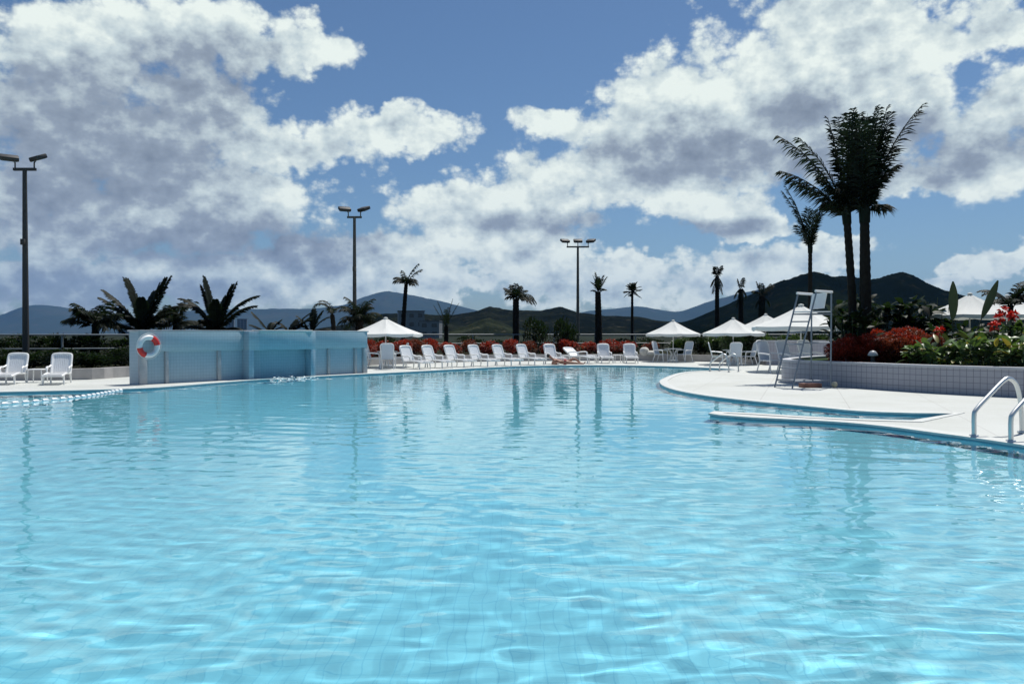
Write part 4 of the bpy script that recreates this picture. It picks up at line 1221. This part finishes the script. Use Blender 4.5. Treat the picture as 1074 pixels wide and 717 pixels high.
def blade(mb, p, d, L, wd, bend, n=6, roll=0.0):
    """a broad leaf with a midrib fold, arching over"""
    d = Vector(d).normalized(); p = Vector(p)
    s = d.cross(Vector((0, 0, 1)))
    if s.length < .05: s = Vector((1, 0, 0))
    s.normalize(); s = Quaternion(d, roll) @ s
    pts = []; q = p.copy(); dd = d.copy()
    vs = []
    for i in range(n + 1):
        u = i / n
        w_ = wd * .5 * (math.sin(math.pi * min(.98, .04 + u * .96)) ** .65)
        nn = s.cross(dd)
        vs += [tuple(q - s * w_ + nn * w_ * .25), tuple(q), tuple(q + s * w_ + nn * w_ * .25)]
        dd = (dd + Vector((0, 0, -bend / n))).normalized()
        q = q + dd * (L / n)
    fs = []
    for i in range(n):
        a = i * 3
        fs += [(a, a + 1, a + 4, a + 3), (a + 1, a + 2, a + 5, a + 4)]
    mb.add(vs, fs)

def broad_plant(name, label, x, y, z, h_, n, L, wd, m, group, seed, spread=.5, flowers=0, low=.1, cat='plant', yellow=0):
    r = random.Random(seed)
    e = empty(name, (x, y, z), label=label, cat=cat, group=group)
    mb, sm = MB(), MB(); yl = MB()
    stalks = []
    for i in range(max(3, n // 7)):
        a = r.uniform(0, 6.28); rr = spread * math.sqrt(r.random())
        stalks.append((math.cos(a) * rr, math.sin(a) * rr, h_ * r.uniform(.6, 1.0)))
        sm.tube([(stalks[-1][0] * .6, stalks[-1][1] * .6, -.03), (stalks[-1][0], stalks[-1][1], stalks[-1][2])], [.016, .008], 5)
    for i in range(n):
        sx, sy, sh_ = r.choice(stalks)
        zz = sh_ * (low + (1 - low) * r.random())
        a = r.uniform(0, 6.28); e_ = R(r.uniform(5, 70))
        target = yl if r.random() < yellow else mb
        blade(target, (sx, sy, zz), (math.cos(a) * math.cos(e_), math.sin(a) * math.cos(e_), math.sin(e_)), L * r.uniform(.65, 1.2), wd * r.uniform(.7, 1.2), r.uniform(.4, 1.3), 5, r.uniform(-.5, .5))
    sm.build('stem', 'leaf_mid', e)
    mb.build('foliage', m, e, fixn=False, angle=80)
    if yellow: yl.build('yellow_leaves', 'leaf_yellow', e, fixn=False, angle=80)
    stalks.sort(key=lambda q: -q[2])
    for k_ in range(flowers):
        sx, sy, sh_ = stalks[k_ % len(stalks)]
        sh_ = h_ + .16 + .12 * r.random()
        MB().tube([(sx * .8, sy * .8, .3), (sx, sy, sh_ + .12)], .008, 5).build('stem', 'leaf_mid', e)
        f = MB()
        for j in range(36):
            v = Vector((r.gauss(0, 1), r.gauss(0, 1), r.gauss(0, 1) + .4)).normalized()
            f.leaf(Vector((sx, sy, sh_ + .14)) + v * .05, v, Vector((r.uniform(-1, 1), r.uniform(-1, 1), 1)), .125 * r.uniform(.7, 1.2), .08)
        f.build('flower', 'petal_red', e, smooth=False, fixn=False)
    return e
G5 = 'broad leaved plants of the raised bed'
FR = [(957, 22.2, .42), (972, 21.8, .52), (986, 21.3, .55), (1000, 20.9, .6), (1014, 20.5, .6), (1030, 20.1, .65), (1046, 19.9, .6), (1060, 19.7, .65), (1076, 19.5, .7), (1092, 19.3, .7), (1116, 19.0, .7), (1142, 18.7, .6), (1170, 18.5, .7), (1200, 18.2, .6)]
for i, (px, d, h_) in enumerate(FR):
    q = gp(px, d)
    broad_plant('broad_leaf_plant', f'glossy broad leaved plant in the bed front row, {ORD[i]} from the crimson shrubs', q.x, d, PZ, h_ + .14, 54, .36, .15, 'leaf_glossy', G5, 100 + i, .40, 0, .12, yellow=.10)
BR = [(980, 24.0, 1.0, 0), (996, 21.9, .62, 1), (1015, 22.8, 1.15, 0), (1030, 22.2, 1.1, 0), (1046, 21.6, 1.0, 2), (1056, 22.4, 1.0, 1), (1036, 23.4, 1.25, 1), (1070, 21.6, 1.2, 0), (1072, 23.0, 1.25, 1), (1045, 20.7, .72, 1), (990, 25.4, 1.3, 0), (1060, 24.6, 1.3, 0), (1108, 21.5, 1.2, 0), (1150, 21.0, 1.1, 1)]
BL = ['beside the tallest crimson shrub', 'carrying one low red bloom in the middle of the bed', 'under the first upright banana leaf', 'between the two upright banana leaves', 'carrying a pair of red blooms', 'carrying a single high red bloom near the frame edge', 'carrying a red bloom just under the far parasols', 'without blooms at the frame edge', 'with a red bloom cut by the frame edge', 'carrying a red bloom low in the front', 'furthest back beside the palm clump', 'furthest back near the frame edge', 'just past the frame edge behind the front row', 'well past the frame edge with one red bloom']
for i, (px, d, h_, fl_) in enumerate(BR):
    q = gp(px, d)
    broad_plant('canna_plant', f'dark broad leaved plant {BL[i]}', q.x, d, PZ, h_, 60, .34, .15, 'leaf_mid' if i % 2 else 'leaf_dark', 'tall leafy plants of the raised bed', 200 + i, .45, fl_, .2)
# dark large-leaved shrubs round the foot of the palms
DK = [(888, 26.6, 2.0), (903, 27.2, 2.1), (918, 27.4, 1.8), (935, 27.6, 1.9), (952, 27.2, 1.7), (968, 27.6, 2.0), (983, 27.0, 1.7), (897, 24.9, 1.5)]
DL = ['at the foot of the leaning palm', 'behind the palm clump', 'just beside the thick palm stem', 'above the bollard lamp', 'behind the back of the red mass', 'with pale shining leaves behind the tallest crimson shrub', 'next to the first upright banana leaf', 'wrapped round the base of the palm clump']
for i, (px, d, h_) in enumerate(DK):
    q = gp(px, d)
    broad_plant('large_leaf_shrub', f'tall dark large leaved shrub {DL[i]}', q.x, d, PZ, h_ * 1.08, 130, .46, .24, 'leaf_dark', 'large leaved shrubs behind the flower bed', 300 + i, .55, 0, .1, cat='shrub')

# banana plants with upright leaves
simple('banana_leaf', (.028, .045, .018), .4, .2, 3.0, trans=(.05, .07, .018), islands=.3)
def banana(px, d, label, leaves, stem_h=.5):
    q = gp(px, d)
    e = empty('banana_plant', (q.x, d, PZ), label=label, cat='banana plant', group='banana plants of the raised bed')
    MB().tube([(0, 0, -.05), (0, 0, stem_h)], [.09, .06], 8).build('stem', 'leaf_mid', e)
    for (azm, e_, L, wd, bend, roll, stalk) in leaves:
        d_ = Vector((math.cos(R(azm)) * math.cos(R(e_)), math.sin(R(azm)) * math.cos(R(e_)), math.sin(R(e_))))
        mb = MB(); mb.tube([(0, 0, stem_h - .1), tuple(Vector((0, 0, stem_h)) + d_ * stalk)], .016, 5)
        blade(mb, Vector((0, 0, stem_h)) + d_ * stalk, d_, L, wd, bend, 8, R(roll))
        mb.build('leaf', 'banana_leaf', e, fixn=False, angle=80)
banana(999, 22.6, 'banana plant with one upright pointed leaf before the far parasols', [(60, 86, 1.1, .27, .02, 25, .78), (190, 50, .8, .3, .9, 0, .2), (330, 45, .8, .3, .9, 20, .2)], .5)
banana(1018, 22.4, 'banana plant with one slanting dark leaf before the far parasols', [(3, 66, 1.15, .22, -.03, 70, .80), (200, 40, .7, .3, 1.0, 0, .2)], .6)
palm('feather_palm', 'low feathery palm at the frame edge above the red flowers', 1060, 24.0, PZ, 320, 12, 1.0, 20, 75, 90, .08, .07, ll=.35, lf=20, lw=.06, hang=.3)

# ------------------------------------------------------------------ bollard lamp, small spot, boulders
simple('lamp_black', (.02, .02, .02), .5, .1, 3.0)
simple('lamp_grey', (.33, .35, .36), .4, .05, 3.0)
q = gp(913, 22.65)
e = empty('bollard_lamp', (q.x, q.y - .15, PZ), label='short black garden lamp with a pale domed cap before the crimson shrubs', cat='lamp')
MB().lathe([(.07, 0), (.075, .02), (.06, .04), (.06, .24), (.085, .26)], 12).build('post', 'lamp_black', e)
MB().lathe([(.13, .26), (.135, .29), (.10, .36), (.06, .40), (.01, .41)], 14).build('cap', 'lamp_grey', e)
q = gp(887, 23.5)
e = empty('spot_lamp', (q.x, q.y, PZ), label='tiny white ground lamp near the tip of the raised bed', cat='lamp')
MB().tube([(0, 0, 0), (0, 0, .07)], .014, 6).build('post', 'lamp_grey', e)
MB().sphere((0, 0, .11), .055, 8).build('globe', 'resin_white', e)
simple('boulder_pale', (.55, .54, .51), .9, .15, 4.0, bump=.4)
for px, d, s, lab in ((677, 43.9, (.28, .24, .26), 'pale round boulder in front of the red hedge near the middle parasols'), (685.5, 43.8, (.36, .26, .16), 'pale flat boulder next to the round one')):
    q = gp(px, d)
    o = MB().sphere((0, 0, s[2] * .9), 1.0, 9, s).build('boulder', 'boulder_pale')
    o.location = (q.x, d + .35, GZ); tag(o, lab, 'boulder', 'pale boulders by the hedge')

# ------------------------------------------------------------------ lifeguard chair
simple('steel_paint', (.21, .24, .28), .4, .1, 4.0, metal=.3)
simple('ply_red', (.22, .10, .07), .7, .2, 4.0)
FLb, FRb, RRb, RLb = Vector((7.38, 22.35, 0)), Vector((7.73, 21.95, 0)), Vector((8.87, 22.15, 0)), Vector((8.48, 22.56, 0))
FLt, FRt, RRt, RLt = Vector((8.05, 22.42, 2.62)), Vector((8.40, 21.98, 2.66)), Vector((8.87, 22.12, 2.64)), Vector((8.48, 22.54, 2.60))
o_ = (FLb + FRb + RRb + RLb) / 4
lc = empty('lifeguard_chair', tuple(o_), label='tall steel lifeguard chair with a ladder front and a white back panel', cat='lifeguard chair')
def rel(p): return tuple(Vector(p) - o_)
def at_z(a, b, z): return a.lerp(b, (z - a.z) / (b.z - a.z))
for a, b in ((FLb, FLt), (FRb, FRt), (RRb, RRt), (RLb, RLt)):
    MB().tube([rel(a), rel(b)], .024, 8).build('leg', 'steel_paint', lc)
for z in (.22, .55, .88, 1.21, 1.54, 1.84):
    MB().tube([rel(at_z(FLb, FLt, z)), rel(at_z(FRb, FRt, z))], .018, 6).build('rung', 'steel_paint', lc)
for z, prs in ((.2, ((FLb, FLt, RLb, RLt), (FRb, FRt, RRb, RRt), (RLb, RLt, RRb, RRt))), (1.25, ((FRb, FRt, RRb, RRt), (RLb, RLt, RRb, RRt))), (2.05, ((FLb, FLt, RLb, RLt), (FRb, FRt, RRb, RRt), (RLb, RLt, RRb, RRt), (FLb, FLt, FRb, FRt)))):
    for a, b, c, d in prs:
        MB().tube([rel(at_z(a, b, z)), rel(at_z(c, d, z))], .018, 6).build('brace', 'steel_paint', lc)
cs = [at_z(FLb, FLt, 2.10), at_z(FRb, FRt, 2.10), at_z(RRb, RRt, 2.10), at_z(RLb, RLt, 2.10)]
mb = MB(); mb.add([rel(p) for p in cs] + [rel(p + Vector((0, 0, .03))) for p in cs], [(0, 1, 2, 3), (7, 6, 5, 4), (0, 4, 5, 1), (1, 5, 6, 2), (2, 6, 7, 3), (3, 7, 4, 0)])
mb.build('seat', 'resin_white', lc, smooth=False)
ra_, rc_ = RLt + Vector((-.05, -.02, 0)), RRt + Vector((-.05, -.02, 0))
a_, b_ = ra_.lerp(rc_, .10), ra_.lerp(rc_, .82)
bk = [a_ + Vector((-.05, 0, -.42)), b_ + Vector((-.05, 0, -.42)), b_ + Vector((.03, 0, .02)), a_ + Vector((.03, 0, .02))]
mb = MB(); mb.add([rel(p) for p in bk] + [rel(p + Vector((-.025, 0, 0))) for p in bk], [(0, 1, 2, 3), (7, 6, 5, 4), (0, 4, 5, 1), (1, 5, 6, 2), (2, 6, 7, 3), (3, 7, 4, 0)])
mb.build('backrest', 'resin_white', lc, smooth=False)
for a, b in ((FLt, RLt), (FRt, RRt)):
    u_ = (b - a).normalized()
    MB().tube([rel(a - u_ * .04 + Vector((0, 0, .02))), rel(b + u_ * .03 + Vector((0, 0, .02)))], .035, 8).build('armrest', 'resin_white', lc)
o = MB().box((0, 0, .06), (.55, .30, .12), bev=.015).build('wooden_step', 'ply_red')
o.location = (8.35, 22.28, 0); o.rotation_euler = (0, 0, R(8)); tag(o, 'low red brown wooden box on the paving under the lifeguard chair', 'box')
simple('ball_cream', (.70, .62, .42), .5, .15, 12.0)
o = MB().sphere((0, 0, .085), .085, 12).build('beach_ball', 'ball_cream')
o.location = (9.02, 22.25, 0.0); tag(o, 'small cream ball on the paving against the planter wall', 'ball')

# ------------------------------------------------------------------ handrails
simple('rail_steel', (.66, .67, .66), .34, .04, 4.0, metal=.75)
def rail_proto():
    e = empty('pool_handrail')
    pts = spline([(0, 0, -.35), (0, 0, .05), (0, 0, .30), (.05, 0, .40), (.35, 0, .61), (.64, 0, .80), (.78, 0, .83), (.93, 0, .74), (1.02, 0, .52), (1.06, 0, .25), (1.07, 0, 0.0)], 6)
    MB().tube(pts, .033, 12).build('rail', 'rail_steel', e)
    for x in (0, 1.07):
        MB().lathe([(.03, .012), (.065, .012), (.06, .03), (.03, .04)], 14, (x, 0, 0)).build('flange', 'rail_steel', e)
    return e
PR = rail_proto()
G6 = 'steel pool handrails'
put(PR, 'pool_handrail', 'bent steel pool handrail nearer the lip of the shallow ledge', 'handrail', G6, 6.74, 11.60, 24)
put(PR, 'pool_handrail', 'bent steel pool handrail at the corner of the frame', 'handrail', G6, 6.92, 11.03, 24)
put(PR, 'pool_handrail', 'small steel handrail at the tip of the far inlet, nearer the loungers', 'handrail', G6, 7.95, 31.95, -52, s=.85)
put(PR, 'pool_handrail', 'small steel handrail at the tip of the far inlet, nearer the green chair', 'handrail', G6, 8.40, 32.2, -52, s=.85)

# ------------------------------------------------------------------ the sunbather
simple('skin', (.36, .17, .11), .55, .08, 8.0)
simple('hair_dark', (.02, .015, .012), .6, .2, 20.0)
simple('swim_red', (.35, .05, .05), .7, .1, 8.0)
def skinned(name, joints, bones, mname, parent, levels=2):
    me = bpy.data.meshes.new(name)
    names = list(joints)
    me.from_pydata([joints[k_][0] for k_ in names], [(names.index(a), names.index(b)) for a, b in bones], [])
    o = bpy.data.objects.new(name, me); COL.objects.link(o)
    o.modifiers.new('skin', 'SKIN'); sb = o.modifiers.new('sub', 'SUBSURF'); sb.levels = levels; sb.render_levels = levels
    for i, k_ in enumerate(names):
        r_ = joints[k_][1]
        me.skin_vertices[0].data[i].radius = (r_, r_) if not isinstance(r_, tuple) else r_
    me.skin_vertices[0].data[0].use_root = True
    dg = bpy.context.evaluated_depsgraph_get()
    m2 = bpy.data.meshes.new_from_object(o.evaluated_get(dg))
    bpy.data.objects.remove(o)
    m2.materials.clear(); m2.materials.append(MATS[mname])
    m2.polygons.foreach_set('use_smooth', [True] * len(m2.polygons))
    o = bpy.data.objects.new(name, m2); COL.objects.link(o)
    o.parent = parent
    return o
# lying on the back along the pool edge, head at local -x, one knee raised, propped on an elbow
J = {'pelvis': ((0, 0, .12), (.15, .10)), 'waist': ((-.2, 0, .13), (.125, .09)), 'chest': ((-.42, 0, .18), (.155, .105)), 'neckb': ((-.56, 0, .26), (.07, .06)), 'neck': ((-.64, 0, .32), .05),
     'head': ((-.72, 0, .38), (.085, .075)), 'crown': ((-.80, 0, .44), (.085, .08)),
     'shL': ((-.50, .17, .22), .055), 'elL': ((-.62, .25, .05), .04), 'wrL': ((-.42, .34, .03), .028), 'haL': ((-.34, .35, .03), (.035, .018)),
     'shR': ((-.50, -.17, .22), .055), 'elR': ((-.58, -.24, .05), .04), 'wrR': ((-.34, -.22, .12), .028), 'haR': ((-.25, -.18, .17), (.035, .018)),
     'hiL': ((.08, .09, .11), .095), 'knL': ((.45, .12, .30), .06), 'anL': ((.78, .12, .07), .04), 'toL': ((.92, .13, .06), (.035, .025)),
     'hiR': ((.08, -.09, .11), .095), 'knR': ((.50, -.11, .08), .06), 'anR': ((.92, -.12, .06), .04), 'toR': ((.98, -.13, .16), (.035, .025))}
BN = [('pelvis', 'waist'), ('waist', 'chest'), ('chest', 'neckb'), ('neckb', 'neck'), ('neck', 'head'), ('head', 'crown'), ('chest', 'shL'), ('shL', 'elL'), ('elL', 'wrL'), ('wrL', 'haL'), ('chest', 'shR'), ('shR', 'elR'), ('elR', 'wrR'), ('wrR', 'haR'),
      ('pelvis', 'hiL'), ('hiL', 'knL'), ('knL', 'anL'), ('anL', 'toL'), ('pelvis', 'hiR'), ('hiR', 'knR'), ('knR', 'anR'), ('anR', 'toR')]
q = gp(592.5, 38.35)
pe = empty('person', (q.x, 38.35, .014), R(0), label='sunbather lying along the far pool edge in front of the loungers, one knee raised', cat='person')
body = skinned('body', J, BN, 'skin', pe)
for k_, side in (('L', 1), ('R', -1)):        # fingers and thumbs
    h_ = Vector(J['ha' + k_][0]); w_ = Vector(J['wr' + k_][0]); f_ = (h_ - w_).normalized()
    s_ = f_.cross(Vector((0, 0, 1))).normalized()
    mb = MB()
    for j, ln in enumerate((.065, .075, .07, .055)):
        b_ = h_ + s_ * (j - 1.5) * .018
        mb.tube([tuple(b_), tuple(b_ + f_ * ln * .55 + Vector((0, 0, .004))), tuple(b_ + f_ * ln - Vector((0, 0, .012)))], [.009, .008, .006], 6)
    mb.tube([tuple(h_ - f_ * .03 + s_ * side * .03), tuple(h_ + f_ * .02 + s_ * side * .055)], [.010, .007], 6)
    mb.build('fingers', 'skin', body)
mb = MB(); mb.sphere((-.80, 0, .43), .098, 10, (.95, .93, 1.0)); mb.build('hair', 'hair_dark', pe)
mb = MB(); mb.tube([(-.06, 0, .125), (.0, 0, .122), (.07, 0, .118)], [.15, .163, .15], 14); o = mb.build('swimming_trunks', 'swim_red', pe)
